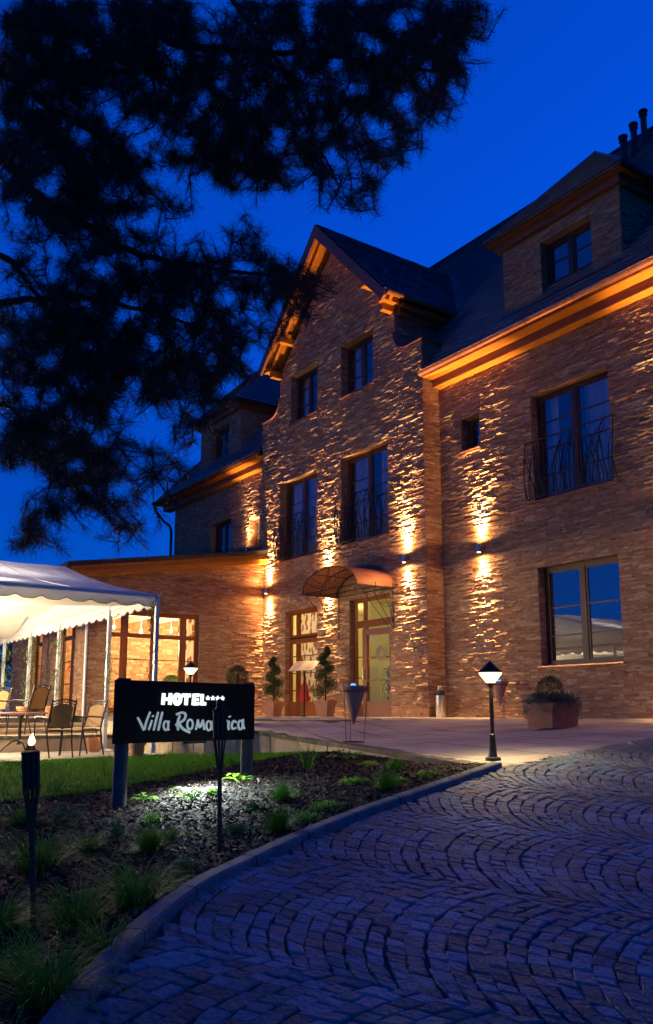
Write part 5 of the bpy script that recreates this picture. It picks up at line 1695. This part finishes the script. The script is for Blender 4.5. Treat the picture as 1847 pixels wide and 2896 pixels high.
hot = [([(507, 372), (501, 480)], 0), ([(572, 370), (567, 480)], 0), ([(505, 428), (570, 426)], 0, .9), (ell(638, 425, 28, 40), 1, 1.15),
       ([(684, 388), (766, 388)], 0), ([(728, 388), (722, 480)], 0), ([(800, 372), (794, 480)], 0), ([(798, 384), (848, 382)], 0, .85), ([(798, 427), (842, 425)], 0, .85), ([(796, 467), (846, 465)], 0, .85),
       ([(878, 372), (874, 479)], 0), ([(874, 466), (914, 464)], 0, .9)]
mb = strokes(hot, 'lettering', 'letteron', 27, 0.012)
for cx_ in (934, 983, 1030, 1077):
    pts = []
    for k in range(10):
        a_ = -PI / 2 + PI * k / 5; rr = 22 if k % 2 == 0 else 10
        pts.append(su(cx_ + rr * math.cos(a_), 409 + rr * 1.05 * math.sin(a_)))
    f_ = [q(u, z, 0.128) for u, z in pts]; bk = [q(u, z, 0.113) for u, z in pts]; c_ = su(cx_, 409)
    mb.add(f_ + bk + [q(c_[0], c_[1], 0.130)], [(k, (k + 1) % 10, 20) for k in range(10)] + [(k, (k + 1) % 10, 10 + (k + 1) % 10, 10 + k) for k in range(10)])
mb.build('lit_lettering', M['letteron'], sgn)
vil = [([(266, 604), (300, 665), (330, 725)], 1), ([(334, 722), (352, 640), (384, 550)], 1), ([(404, 628), (388, 680), (374, 722)], 1, .9), ([(409, 584), (413, 596)], 1, 1.1),
       ([(460, 550), (440, 640), (422, 726)], 1), ([(500, 548), (482, 640), (466, 726)], 1), (ell(538, 678, 22, 42), 1, .85), ([(566, 632), (558, 680), (566, 724)], 1, .8),
       ([(668, 578), (650, 650), (656, 722)], 1, 1.1), ([(632, 572), (690, 552), (722, 572), (706, 624), (628, 672)], 1), ([(660, 655), (700, 705), (770, 742)], 1, 1.1),
       (ell(768, 664, 27, 46), 1, .9), ([(824, 714), (838, 660), (842, 616)], 1, .9), ([(842, 616), (862, 690), (892, 618)], 1, .9), ([(892, 618), (900, 670), (908, 714)], 1, .9),
       (ell(950, 674, 23, 44), 1, .85), ([(984, 626), (982, 680), (994, 718)], 1, .8), ([(1012, 712), (1016, 660), (1022, 622)], 1, .9), ([(1020, 640), (1042, 618), (1056, 650), (1060, 712)], 1, .9),
       ([(1104, 548), (1096, 640), (1104, 712)], 1), ([(1080, 640), (1104, 632), (1128, 622)], 1, .9), ([(1146, 624), (1140, 670), (1146, 712)], 1, .9), ([(1150, 578), (1154, 590)], 1, 1.1),
       ([(1216, 640), (1194, 624), (1174, 660), (1182, 700), (1216, 690)], 1, .9), (ell(1258, 662, 22, 42), 1, .85), ([(1284, 604), (1284, 660), (1298, 700)], 1, .8)]
strokes(vil, 'lettering', 'letter', 16, 0.008).build('lettering', M['letter'], sgn)

# lamp bracket under the board that floods the bed
lp = (SL_ + SR_) / 2 + nf * 0.095 + Vector((0, 0, ZB))
mb = MB(); mb.bar(lp - ud * 0.14 + Vector((0, 0, -0.012)), lp + ud * 0.14 + Vector((0, 0, -0.012)), 0.035, 0.02); mb.build('lamp_bracket', M['black'], sgn)
light('SPOT', lp + Vector((0, 0, -0.04)), 430, (0.90, 1.0, 0.95), 0.03, tuple(nf * 0.42 + Vector((0, 0, -1))), 148, 1.0)


# ================================================================== TORCHES
def torch(p, H, lit, label, lean=0.0):
    t = thing('garden_torch', label, 'torch', p, 0, None)
    t.rotation_euler = (Matrix.Rotation(lean, 3, FW.cross(Vector((0, 0, 1))).cross(Vector((0, 0, 1))).normalized())).to_euler()
    mb = MB(); r0 = 0.016
    pts = [(0, 0, -0.05), (0, 0, H * 0.3), (0, 0, H * 0.56)]
    mb.tube(pts, r0, 10)
    for z in (H * 0.2, H * 0.38): mb.lathe([(r0, z - 0.008), (r0 + 0.005, z), (r0, z + 0.008)], 10)
    ho = mb.build('bamboo_pole', M['bamboo'], t, True)
    mb = MB()
    for k in range(9):
        a_ = 2 * PI * k / 9
        mb.tube([(r0 * math.cos(a_), r0 * math.sin(a_), H * 0.55), (0.024 * math.cos(a_), 0.024 * math.sin(a_), H * 0.63), (0.043 * math.cos(a_), 0.043 * math.sin(a_), H * 0.76), (0.045 * math.cos(a_), 0.045 * math.sin(a_), H * 0.95)], 0.006, 5)
    for z in (H * 0.565, H * 0.755): mb.tube([((0.02 if z < H * 0.7 else 0.049) * math.cos(2 * PI * k / 16), (0.02 if z < H * 0.7 else 0.049) * math.sin(2 * PI * k / 16), z) for k in range(17)], 0.004, 5)
    mb.build('slat_cage', M['bamboo'], t)
    mb = MB(); mb.lathe([(0.036, H * 0.76), (0.046, H * 0.765), (0.046, H * 0.94), (0.052, H * 0.945), (0.052, H * 0.955), (0.03, H * 0.965), (0.022, H * 0.985), (0.016, H), (0.001, H)], 18); mb.build('oil_can', M['torchcan'], t, True)
    if lit:
        mb = MB(); mb.lathe([(0.001, 0), (0.013, 0.01), (0.019, 0.03), (0.016, 0.055), (0.008, 0.08), (0.001, 0.10)], 12)
        for i, v in enumerate(mb.v): mb.v[i] = (v[0] * 1.3 + v[2] * 0.5 + 0.01 * math.sin(v[2] * 60), v[1], v[2] * 0.72 + H * 0.985)
        mb.build('flame', M['flame'], t, True)
        light('POINT', (0.02, 0, H + 0.06), 2.5, (1, 0.5, 0.16), 0.03, parent=t)
    else:
        mb = MB(); mb.lathe([(0.024, H * 0.985), (0.026, H), (0.012, H + 0.03), (0.001, H + 0.035)], 12); mb.build('snuffer', M['torchcan'], t, True)
    return t


pa = G(95, 2640); pb = G(621, 2404)
hA = pa.xy.length * (2640 - 2122) / 2400 * 0.915; hB = pb.xy.length * (2404 - 1985) / 2400 * 0.93
torch(pa, hA, True, 'burning bamboo garden torch at the left among arching grasses', 0.075)
torch(pb, hB, False, 'unlit bamboo garden torch standing in front of the hotel sign', 0.02)

# ================================================================== TENT
X0, X1, Y1, Y0, XR = -14.2, -25.1, 6.16, -2.0, -19.7
ZE, ZR = 2.22, 3.52
tent = thing('party_tent', 'white canvas party tent with scalloped valance over the patio', 'tent', (0, 0, 0))


def zr(x): 
    f = abs(x - XR) / (X0 - XR)
    return ZR - (ZR - ZE) * min(1, f) - 0.10 * math.sin(PI * min(1, f))


mb = MB(); nx, ny = 28, 16
for i in range(nx + 1):
    for j in range(ny + 1):
        x = X0 + (X1 - X0) * i / nx; y = Y0 + (Y1 - Y0) * j / ny
        mb.v.append((x, y, zr(x) - 0.02 * math.sin(PI * 4 * j / ny) ** 2))
for i in range(nx):
    for j in range(ny):
        a_ = i * (ny + 1) + j; mb.f.append((a_, a_ + 1, a_ + ny + 2, a_ + ny + 1)); mb.mi.append(0)
n0 = len(mb.v)     # gable ends
for y in (Y1, Y0):
    b_ = len(mb.v)
    for i in range(nx + 1):
        x = X0 + (X1 - X0) * i / nx; mb.v += [(x, y, zr(x)), (x, y, ZE - 0.01)]
    for i in range(nx):
        mb.f.append((b_ + 2 * i, b_ + 2 * i + 1, b_ + 2 * i + 3, b_ + 2 * i + 2)); mb.mi.append(0)
cv = mb.build('canopy', M['pvc'], tent, True)
so = cv.modifiers.new('s', 'SOLIDIFY'); so.thickness = 0.004


def valance(p, q_, name='valance', per=0.42):
    p = Vector(p); q_ = Vector(q_); L_ = (q_ - p).length; d = (q_ - p).normalized(); n = int(L_ / 0.035); vs = []; ed = []
    for k in range(n + 1):
        s = L_ * k / n; ph_ = (s / per) % 1
        lo = 0.235 - 0.055 * (max(0, 1 - abs(ph_ - 0.5) / 0.28) ** 0.8 if abs(ph_ - 0.5) < 0.28 else 0)
        nrm = Vector((d.y, -d.x, 0)) * (0.012 * math.sin(s * 5))
        a_ = p + d * s + Vector((0, 0, 0.005)); b_ = p + d * s + nrm + Vector((0, 0, -lo))
        vs += [a_, (a_ + b_) / 2 + nrm * 0.3, b_]; ed.append(b_)
    mb = MB(); mb.add(vs, [(3 * k + j, 3 * k + 3 + j, 3 * k + 4 + j, 3 * k + 1 + j) for k in range(n) for j in (0, 1)])
    o = mb.build(name, M['pvc'], tent, True); so = o.modifiers.new('s', 'SOLIDIFY'); so.thickness = 0.004
    mb = MB(); mb.tube(ed, 0.007, 5); mb.build('piping', M['edge'], o)


valance((X0 + 0.012, Y0, ZE), (X0 + 0.012, Y1, ZE))
valance((X0, Y1 + 0.012, ZE), (X1, Y1 + 0.012, ZE))
valance((X1 - 0.012, Y0, ZE), (X1 - 0.012, Y1, ZE))
mb = MB()
for y in (-0.2, 1.4, 3.0, 4.6):
    mb.tube([(X0 + (X1 - X0) * i / 20, y, zr(X0 + (X1 - X0) * i / 20) + 0.004) for i in range(21)], 0.006, 5, False)
tag(mb.build('seam', M['pole'], tent), kind='stuff')
# draped lining: four swags
mb = MB(); nx = 48
for i in range(nx + 1):
    for j in range(13):
        fx = i / nx; x = X0 - 0.05 + (X1 + 0.1 - X0) * fx; y = Y0 + 0.05 + (Y1 - Y0 - 0.1) * j / 12
        sw_ = abs(math.sin(PI * fx * 4))
        base = ZE - 0.03 + 0.55 * min(1, 2 * min(fx, 1 - fx) * 1.4)
        z = base - 0.42 * sw_ ** 0.9 * (0.55 + 0.45 * math.sin(PI * j / 12)) 
        mb.v.append((x, y, z))
for i in range(nx):
    for j in range(12):
        a_ = i * 13 + j; mb.f.append((a_, a_ + 1, a_ + 14, a_ + 13)); mb.mi.append(0)
mb.build('draped_lining', M['lining'], tent, True)
for x, y, zb2 in ((-14.2, 6.16, -0.62), (-16.55, 6.16, -0.62), (-19.75, 6.16, 0), (-22.1, 6.16, 0), (-24.6, 6.16, 0), (-14.2, 2.0, -0.62), (-14.2, -2.0, -0.62), (-24.6, 2, 0), (-24.6, -2, 0)):
    mb = MB(); mb.box((x - 0.035, y - 0.035, zb2), (x + 0.035, y + 0.035, ZE - 0.01)); mb.box((x - 0.07, y - 0.07, zb2), (x + 0.07, y + 0.07, zb2 + 0.012))
    mb.build('pole', M['pole'], tent)
mb = MB()
for (a_, b_) in (((X0, Y0, ZE), (X0, Y1, ZE)), ((X0, Y1, ZE), (X1, Y1, ZE))): mb.bar(Vector(a_) + Vector((0, 0, -0.04)), Vector(b_) + Vector((0, 0, -0.04)), 0.04, 0.05)
mb.build('eaves_rail', M['pole'], tent)
mb = MB(); mb.box((-16.6, 6.12, -0.612), (-13.9, 6.16, -0.58)); mb.build('ground_rail', M['pole'], tent)
# lamps hung out of frame under the tent roof, bare lights above the lining
TL = (1.0, 0.81, 0.55)
for x, y, z, pw in ((-17.2, 2.2, 1.5, 950), (-21.5, 3.2, 1.5, 900), (-15.2, 2.0, 1.6, 300)):
    t = thing('tent_lamp', 'round white lamp hanging under the tent roof', 'lamp', (x, y, z), 0, 'lamps hanging in the tent')
    mb = MB(); mb.lathe([(0.001, -0.09), (0.06, -0.07), (0.09, 0), (0.06, 0.07), (0.001, 0.09)], 14); mb.build('globe', M['led'], t, True)
    mb = MB(); mb.tube([(0, 0, 0.08), (0, 0, 0.35)], 0.006, 5); mb.build('cord', M['black'], t)
    light('POINT', (0, 0, -0.16), pw, TL, 0.1, parent=t)
for x, y in ((-15.6, 3.6), (-18.0, 4.4), (-21, 3.5)):
    light('POINT', (x, y, ZE + 0.26 + (0.3 if x < -16 else 0)), 330, (1, 0.86, 0.66), 0.08)


# ------------------------------------------------------------------ chairs and tables
def make_chair(label):
    t = thing('terrace_chair', label, 'chair', (0, 0, 0), 0, 'wicker terrace chairs under the tent')
    mb = MB()     # seat, front is +Y
    vs = []
    for i in range(9):
        for j in range(9):
            x = -0.22 + 0.44 * i / 8; y = -0.21 + 0.44 * j / 8
            vs.append((x, y, 0.45 - 0.018 * math.sin(PI * i / 8) * math.sin(PI * j / 8) + (-0.015 if j == 8 else 0)))
    top = len(vs); vs += [(x, y, z - 0.02) for x, y, z in vs]
    fs = [(i * 9 + j, (i + 1) * 9 + j, (i + 1) * 9 + j + 1, i * 9 + j + 1) for i in range(8) for j in range(8)]
    fs += [(top + i * 9 + j, top + i * 9 + j + 1, top + (i + 1) * 9 + j + 1, top + (i + 1) * 9 + j) for i in range(8) for j in range(8)]
    mb.add(vs, fs); mb.build('seat', M['wicker'], t)
    back = lambda x, s: Vector((x, -0.22 - 0.14 * s - 0.03 * math.cos(x * 6.5), 0.45 + 0.46 * s))
    mb = MB(); vs = []
    for i in range(9):
        x = -0.17 + 0.34 * i / 8
        for j in range(9):
            s = 0.10 + (0.72 + 0.10 * math.sin(PI * i / 8)) * j / 8
            vs.append(back(x, s))
    k = len(vs); vs += [v + Vector((0, 0.014, 0)) for v in vs]
    fs = [(i * 9 + j, (i + 1) * 9 + j, (i + 1) * 9 + j + 1, i * 9 + j + 1) for i in range(8) for j in range(8)]
    fs += [(k + a_, k + d_, k + c_, k + b_) for a_, b_, c_, d_ in fs]
    mb.add(vs, fs); mb.build('backrest', M['wicker'], t)
    for sx in (1, -1):
        mb = MB()
        mb.tube([(sx * 0.20, -0.34, 0.0), (sx * 0.21, -0.26, 0.25), (sx * 0.215, -0.225, 0.45), back(sx * 0.21, 0.5), back(sx * 0.205, 1.08)], 0.013, 8); mb.build('leg', M['chairmetal'], t, True)
        mb = MB(); mb.tube([(sx * 0.235, 0.26, 0.0), (sx * 0.235, 0.23, 0.3), (sx * 0.24, 0.22, 0.62), (sx * 0.245, 0.16, 0.66)], 0.013, 8); mb.build('leg', M['chairmetal'], t, True)
        mb = MB(); mb.tube([(sx * 0.245, 0.20, 0.64), (sx * 0.25, 0.1, 0.665), (sx * 0.245, -0.15, 0.655), back(sx * 0.215, 0.42)], 0.015, 8); mb.build('armrest', M['chairmetal'], t, True)
    mb = MB()
    for s0, rr in ((0.98, 0.012), (0.88, 0.008)):
        mb.tube([back(0.205 * (2 * k_ / 12 - 1), s0 + 0.10 * math.sin(PI * k_ / 12)) for k_ in range(13)], rr, 6)
    mb.tube([back(0.21 * (2 * k_ / 12 - 1), 0.08) for k_ in range(13)], 0.010, 6)
    for x in (-0.19, 0.19): mb.tube([back(x, 0.1), back(x, 0.9)], 0.008, 6)
    mb.tube([(-0.225, -0.22, 0.43), (0.225, -0.22, 0.43), (0.235, 0.235, 0.42), (-0.235, 0.235, 0.42), (-0.225, -0.22, 0.43)], 0.011, 6)
    for k_ in range(5):
        x = -0.12 + 0.06 * k_; mb.tube([back(x, 0.91 + 0.06 * math.cos(x * 7)), back(x * 0.6, 1.0 + 0.06 * math.cos(x * 7))], 0.005, 5)
    mb.build('back_frame', M['chairmetal'], t, True)
    return t


def make_table(label):
    t = thing('terrace_table', label, 'table', (0, 0, 0), 0, 'round terrace tables under the tent')
    mb = MB(); mb.lathe([(0.001, 0.70), (0.46, 0.70), (0.475, 0.712), (0.475, 0.728), (0.46, 0.74), (0.001, 0.74)], 36); mb.build('tabletop', M['tabletop'], t, True)
    mb = MB(); mb.lathe([(0.05, 0.16), (0.03, 0.22), (0.028, 0.58), (0.06, 0.66), (0.07, 0.698)], 14); mb.build('column', M['chairmetal'], t, True)
    for k in range(3):
        a_ = 2 * PI * k / 3 + 0.4; mb = MB()
        mb.tube([(r_ * math.cos(a_), r_ * math.sin(a_), z) for r_, z in ((0.03, 0.24), (0.12, 0.22), (0.24, 0.13), (0.33, 0.03), (0.38, 0.015))], 0.016, 8); mb.build('leg', M['chairmetal'], t, True)
    return t


pz = -0.615
tb = make_table('nearest round table on the lower patio between the wicker chairs')
tb.location = on_z(52, 2132, lambda x, y: pz)
tx, ty = tb.location.x, tb.location.y
tb2 = duplicate(tb, (-17.6, 3.75, -0.31), 1, 'second round table farther back on the raised deck')
ch = make_chair('nearest wicker chair, its back turned to the lawn and the hotel sign')


def chair_at(px, py, face, z, label, first=False):
    p = on_z(px, py, lambda x, y: z)
    o = ch if first else duplicate(ch, p, 0, label)
    o.location = p; o.rotation_euler = (0, 0, math.atan2(face[1] - p.y, face[0] - p.x) - PI / 2)
    return o


chair_at(148, 2141, (tx, ty), pz, '', True)
c_ = duplicate(ch, (-14.95, 5.15, pz), R(205), 'wicker chair just behind the nearest one, facing across the table')
c_ = duplicate(ch, (-14.55, 3.2, pz), R(50), 'wicker chair nearest the left edge of the photo, beside the table')
c_ = duplicate(ch, (-17.0, 4.75, -0.31), R(120), 'wicker chair with its back to the lawn on the raised deck')
c_ = duplicate(ch, (-18.4, 4.4, -0.31), R(215), 'farthest wicker chair at the left edge behind the second table')


# ------------------------------------------------------------------ climbing plants in pots at the tent poles
def climber(p, H, label, seed, lean=(0, 0), flower=False, n=170):
    r = random.Random(seed)
    t = thing('climbing_plant', label, 'plant', p)
    mb = MB(); mb.lathe([(0.10, 0), (0.125, 0.19), (0.145, 0.192), (0.15, 0.26), (0.125, 0.26), (0.12, 0.23), (0.001, 0.23)], 22); mb.build('pot', M['terracotta2'], t, True)
    mb = MB(); lf = MB(); n2 = 14
    for s in range(2):
        pts = []
        for k in range(n2 + 1):
            z = 0.22 + (H - 0.22) * k / n2
            f = k / n2
            pts.append((lean[0] * min(1, f * 3) + 0.06 * math.sin(k * 1.3 + s * 2 + seed), lean[1] * min(1, f * 3) + 0.06 * math.cos(k * 1.1 + s + seed), z))
        mb.tube(pts, 0.005, 5)
        for k in range(n // 2):
            i = r.randint(2, n2); b_ = Vector(pts[i]) + Vector((r.gauss(0, 0.075), r.gauss(0, 0.075), r.gauss(0, 0.09)))
            if r.random() < 0.25: mb.tube([pts[i], b_], 0.0025, 4, False)
            leaf(lf, b_, rdir(r), r.uniform(0.035, 0.06), 0.028)
    mb.build('stems', M['bark'], t); lf.build('leaves', M['sedum'] if not flower else M['grassdark'], t)
    if flower:
        mb = MB(); c = Vector((lean[0] + 0.12, lean[1] + 0.22, H * 0.56))
        for k in range(26):
            d = rdir(r); leaf(mb, c + d * 0.012, d, 0.055, 0.05)
        mb.build('rose_bloom', M['rose'], t)
        mb = MB(); mb.tube([(lean[0], lean[1], H * 0.45), c], 0.003, 4); mb.build('flower_stem', M['grassdark'], t)
    return t


climber(on_z(265, 2126, lambda x, y: pz), 2.1, 'climbing plant in an orange clay pot at the second tent pole', 1, (-0.25, 0.30))
climber(on_z(388, 2140, lambda x, y: pz), 2.75, 'climbing plant in a clay pot at the corner tent pole, behind the sign', 2, (-0.1, 0.25))
climber((-19.6, 6.0, 0.005), 2.0, 'leafy rose with a single red bloom climbing the third tent pole', 3, (-0.1, 0.15), True, 220)
climber((-21.9, 6.0, 0.005), 2.0, 'yellowish climber on the fourth tent pole beside the annex window', 4, (-0.1, 0.15), False, 240)
climber((-24.3, 6.0, 0.005), 2.0, 'climber on the farthest tent pole at the left edge', 5, (-0.1, 0.15), False, 240)


# ================================================================== TREES
def leafy_tree(p, H, rad, label, seed):
    r = random.Random(seed)
    t = thing('leafy_tree', label, 'tree', p, 0, 'leafy trees beyond the annex')
    mb = MB(); mb.tube([(0, 0, -0.1), (0.1, 0, H * 0.3), (0, 0.1, H * 0.7)], [0.16, 0.12, 0.05], 8)
    for k in range(9):
        a_ = r.uniform(0, 2 * PI); z = H * r.uniform(0.25, 0.6)
        mb.tube([(0, 0, z), (rad * 0.4 * math.cos(a_), rad * 0.4 * math.sin(a_), z + H * 0.15), (rad * 0.8 * math.cos(a_), rad * 0.8 * math.sin(a_), z + H * 0.25)], [0.05, 0.03, 0.01], 6)
    mb.build('trunk', M['bark'], t)
    mb = MB()
    for k in range(60):
        d = rdir(r, -0.6); c = Vector((d.x * rad, d.y * rad, H * 0.58 + d.z * H * 0.38)) * 1.0 * 1
        c = Vector((c.x * r.uniform(0.4, 1), c.y * r.uniform(0.4, 1), c.z))
        cr = rad * r.uniform(0.18, 0.38)
        for j in range(90):
            leaf(mb, c + rdir(r) * cr * r.random() ** 0.4, rdir(r), 0.13, 0.08)
    mb.build('crown', M['treeleaf'], t)


leafy_tree((-34.5, 8.6, -0.7), 4.6, 1.7, 'dark leafy tree just beyond the far end of the annex', 1)
leafy_tree((-35.5, 5.0, -0.7), 4.2, 1.8, 'dark leafy tree behind the tent at the left edge of the photo', 2)

# ---- the big pine whose boughs hang into the picture from the upper left
DENS = ["999999999658899999999973", "999999999667788999999961", "999999999778878999999810", "999998999998888899989800", "989977999999888888888600",
        "998875599999998888877200", "889987469999997787850000", "889999758999988368700000", "588999943399963777000000", "768999754112211464000000",
        "578986325233000000000000", "345788654435420000000000", "456767888778864100000000", "547888899988888510000000", "678987888886676200000000",
        "889998987875541000000000", "889999888887510000000000", "778899999897300000000000", "786889999790000000000000", "887786325621000000000000",
        "899985236520000000000000", "899896354200000000000000", "357887654100000000000000", "135688532000000000000000", "155347420000000000000000", "374113100000000000000000"]
DENS[18] = "786889997973000000000000"
pine = thing('pine_tree', 'dark pine whose needle boughs hang into the picture from the upper left', 'tree', (0, 0, 0))
r = random.Random(77)
TX, TY = -9.3, -0.4
trunk = [Vector((TX, TY, -1.0)), Vector((TX + 0.05, TY, 1.5)), Vector((TX, TY + 0.1, 4)), Vector((TX + 0.1, TY + 0.15, 6.5)), Vector((TX + 0.05, TY + 0.3, 9)), Vector((TX, TY + 0.5, 11))]


def pd(dx, dy, D):
    """point on the sight line of display pixel (dx, dy) at horizontal distance D"""
    d = ray(dx * 1.2025, dy * 1.2025)
    return EYE + d * (D / math.hypot(d.x, d.y))


limbs = [
    ([(-500, 330), (-200, 300), (0, 370), (75, 450), (130, 490), (200, 530), (260, 572), (350, 605), (450, 622), (560, 640), (690, 650)], 9.0, 7.6, 0.11),
    ([(-500, 700), (-200, 560), (0, 600), (45, 640), (82, 688), (130, 760), (170, 860), (220, 960)], 9.2, 8.0, 0.07),
    ([(-500, 60), (-200, 60), (40, 190), (100, 240), (180, 290), (260, 340), (330, 420), (400, 500)], 9.0, 8.6, 0.08),
    ([(-500, -250), (-100, -150), (200, -60), (350, 50), (400, 100), (480, 112), (600, 120), (760, 130), (900, 150), (1040, 170)], 8.6, 7.2, 0.10),
    ([(-500, -300), (100, -200), (480, -60), (560, 20), (640, 120), (690, 220), (740, 330), (800, 440)], 8.4, 7.6, 0.07),
    ([(-500, 900), (-200, 760), (0, 715), (70, 705), (200, 700), (330, 730), (470, 770), (580, 800)], 9.2, 8.3, 0.08),
    ([(-500, 1150), (-200, 1000), (0, 950), (90, 1040), (160, 1130), (230, 1200)], 9.3, 8.6, 0.06),
    ([(-500, -400), (200, -250), (700, -80), (850, 40), (950, 100), (1060, 60)], 8.2, 7.0, 0.07)]
wood = MB(); nodes = []
for pts, D0, D1, r0 in limbs:
    n = len(pts); P3 = []
    for i, (x, y) in enumerate(pts):
        f = i / (n - 1); P3.append(pd(x, y, D0 + (D1 - D0) * f + 0.15 * math.sin(i * 1.7 + x)))
    # join to the trunk
    z = P3[0].z - 0.4; k = min(max(z, 0), 10.5)
    base = Vector((TX + 0.05, TY + 0.1 + 0.03 * k, max(0.5, min(10.5, P3[0].z - 0.6))))
    P3[0] = base + (P3[1] - base) * 0.15
    P3 = [base] + P3
    F = []
    for i in range(len(P3) - 1):
        p0 = P3[max(i - 1, 0)]; p1 = P3[i]; p2_ = P3[i + 1]; p3 = P3[min(i + 2, len(P3) - 1)]
        for k in range(5):
            t_ = k / 5; F.append(0.5 * (2 * p1 + (p2_ - p0) * t_ + (2 * p0 - 5 * p1 + 4 * p2_ - p3) * t_ * t_ + (-p0 + 3 * p1 - 3 * p2_ + p3) * t_ ** 3) + rdir(r) * 0.012)
    F.append(P3[-1])
    m = len(F)
    wood.tube(F, [r0 * (1 - 0.86 * (i / (m - 1)) ** 0.8) * 0.85 for i in range(m)], 8)
    nodes += F[8:]
tw = MB(); tw.tube(trunk, [0.30, 0.26, 0.22, 0.17, 0.12, 0.07], 14); tw.build('trunk', M['bark'], pine, True)
tufts = []
for j, row in enumerate(DENS):
    for i, c in enumerate(row):
        k = int(c)
        if not k: continue
        cnt = (k / 9) ** 1.9 * 25
        for s in range(int(cnt) + (r.random() < cnt % 1)):
            px_, py_ = (i + r.random()) * 50, (j + r.random()) * 50
            D_ = r.uniform(6.6, 9.2)
            w_ = math.sin(px_ / 19 + 2.1 * math.sin(py_ / 31)) + math.sin(py_ / 16 + 1.7 * math.sin(px_ / 27 + 1)) + 0.8 * math.sin((px_ + py_) / 37) - 0.14 * k + 0.75
            if w_ > 0.9 and r.random() < 0.88: continue
            tufts.append(pd(px_, py_, D_))
# boughs outside the frame, so the tree is whole
for k in range(900):
    a_ = r.uniform(0, 2 * PI); rr = r.uniform(0.6, 4.2); z = r.uniform(2.6, 11.5)
    rr *= max(0.25, 1 - max(0, z - 8) / 5)
    p = Vector((TX + rr * math.cos(a_), TY + rr * math.sin(a_), z))
    dd = p - EYE
    k_ = dd.dot(FW)
    if k_ > 0:
        xx = 923.5 + 2400 * dd.dot(RT) / k_; 
        if xx > -140 and p.y > -1.5: continue
    if p.xy.length < 2.5: continue
    tufts.append(p)
for k in range(8):
    a_ = PI * 0.9 + k * 0.4; z = 3 + k
    F = [Vector((TX, TY, z)), Vector((TX + 1.6 * math.cos(a_), TY + 1.6 * math.sin(a_), z + 0.4)), Vector((TX + 3.4 * math.cos(a_), TY + 3.4 * math.sin(a_), z + 0.3))]
    wood.tube(F, [0.07, 0.045, 0.015], 7); nodes += F[1:] + [(F[0] + F[1]) / 2, (F[1] + F[2]) / 2]
wood.build('bough', M['bark'], pine, True)
# connect each tuft to the nearest wood, nearest first
NA = np.array([tuple(n) for n in nodes]); T_ = np.array([tuple(p) for p in tufts])
dist = np.full(len(T_), 1e9)
near = np.zeros(len(T_), int)
for i in range(len(T_)):
    dd = ((NA - T_[i]) ** 2).sum(1); near[i] = dd.argmin(); dist[i] = dd.min()
allp = [Vector(n) for n in nodes]; done = np.zeros(len(T_), bool)
cur = dist.copy(); par = near.copy()
twm = MB(); dirs = {}
for it in range(len(T_)):
    cur_m = np.where(done, 1e9, cur); i = int(cur_m.argmin()); done[i] = True
    p = allp[par[i]]; t_ = Vector(T_[i]); L_ = (t_ - p).length
    midp = (p + t_) / 2 + Vector((0, 0, -0.04 * L_)) + rdir(r) * 0.03 * L_
    twm.tube([p, midp, t_], [0.006 + min(0.006, L_ * 0.008), 0.005, 0.003], 4, False)
    dirs[i] = (t_ - midp).normalized()
    allp.append(t_); allp.append(midp)
    for q_, idn in ((t_, len(allp) - 2), (midp, len(allp) - 1)):
        d2 = ((T_ - np.array(tuple(q_))) ** 2).sum(1); m_ = (d2 < cur) & ~done; cur[m_] = d2[m_]; par[m_] = idn
twm.build('twigs', M['bark'], pine)
nd = MB()
for i, p in enumerate(tufts):
    ax = (dirs[i] + Vector((0, 0, -0.35))).normalized(); L0 = r.uniform(0.10, 0.165)
    for k in range(74):
        s = r.random(); o_ = p - ax * 0.24 * s
        d = (ax * r.uniform(0.1, 1.0) + rdir(r) * 0.85).normalized()
        d = (d + Vector((0, 0, -0.12))).normalized()
        w = d.orthogonal().normalized(); w = (Matrix.Rotation(r.uniform(0, PI), 3, d) @ w) * 0.00135
        l = L0 * r.uniform(0.6, 1.15)
        nd.add([o_ - w, o_ + w, o_ + d * l * 0.7 + w * 0.9, o_ + d * l, o_ + d * l * 0.7 - w * 0.9], [(0, 1, 2, 3, 4)])
cr = nd.build('crown', M['needles'], pine)
print('tufts', len(tufts), 'needle faces', len(nd.f))
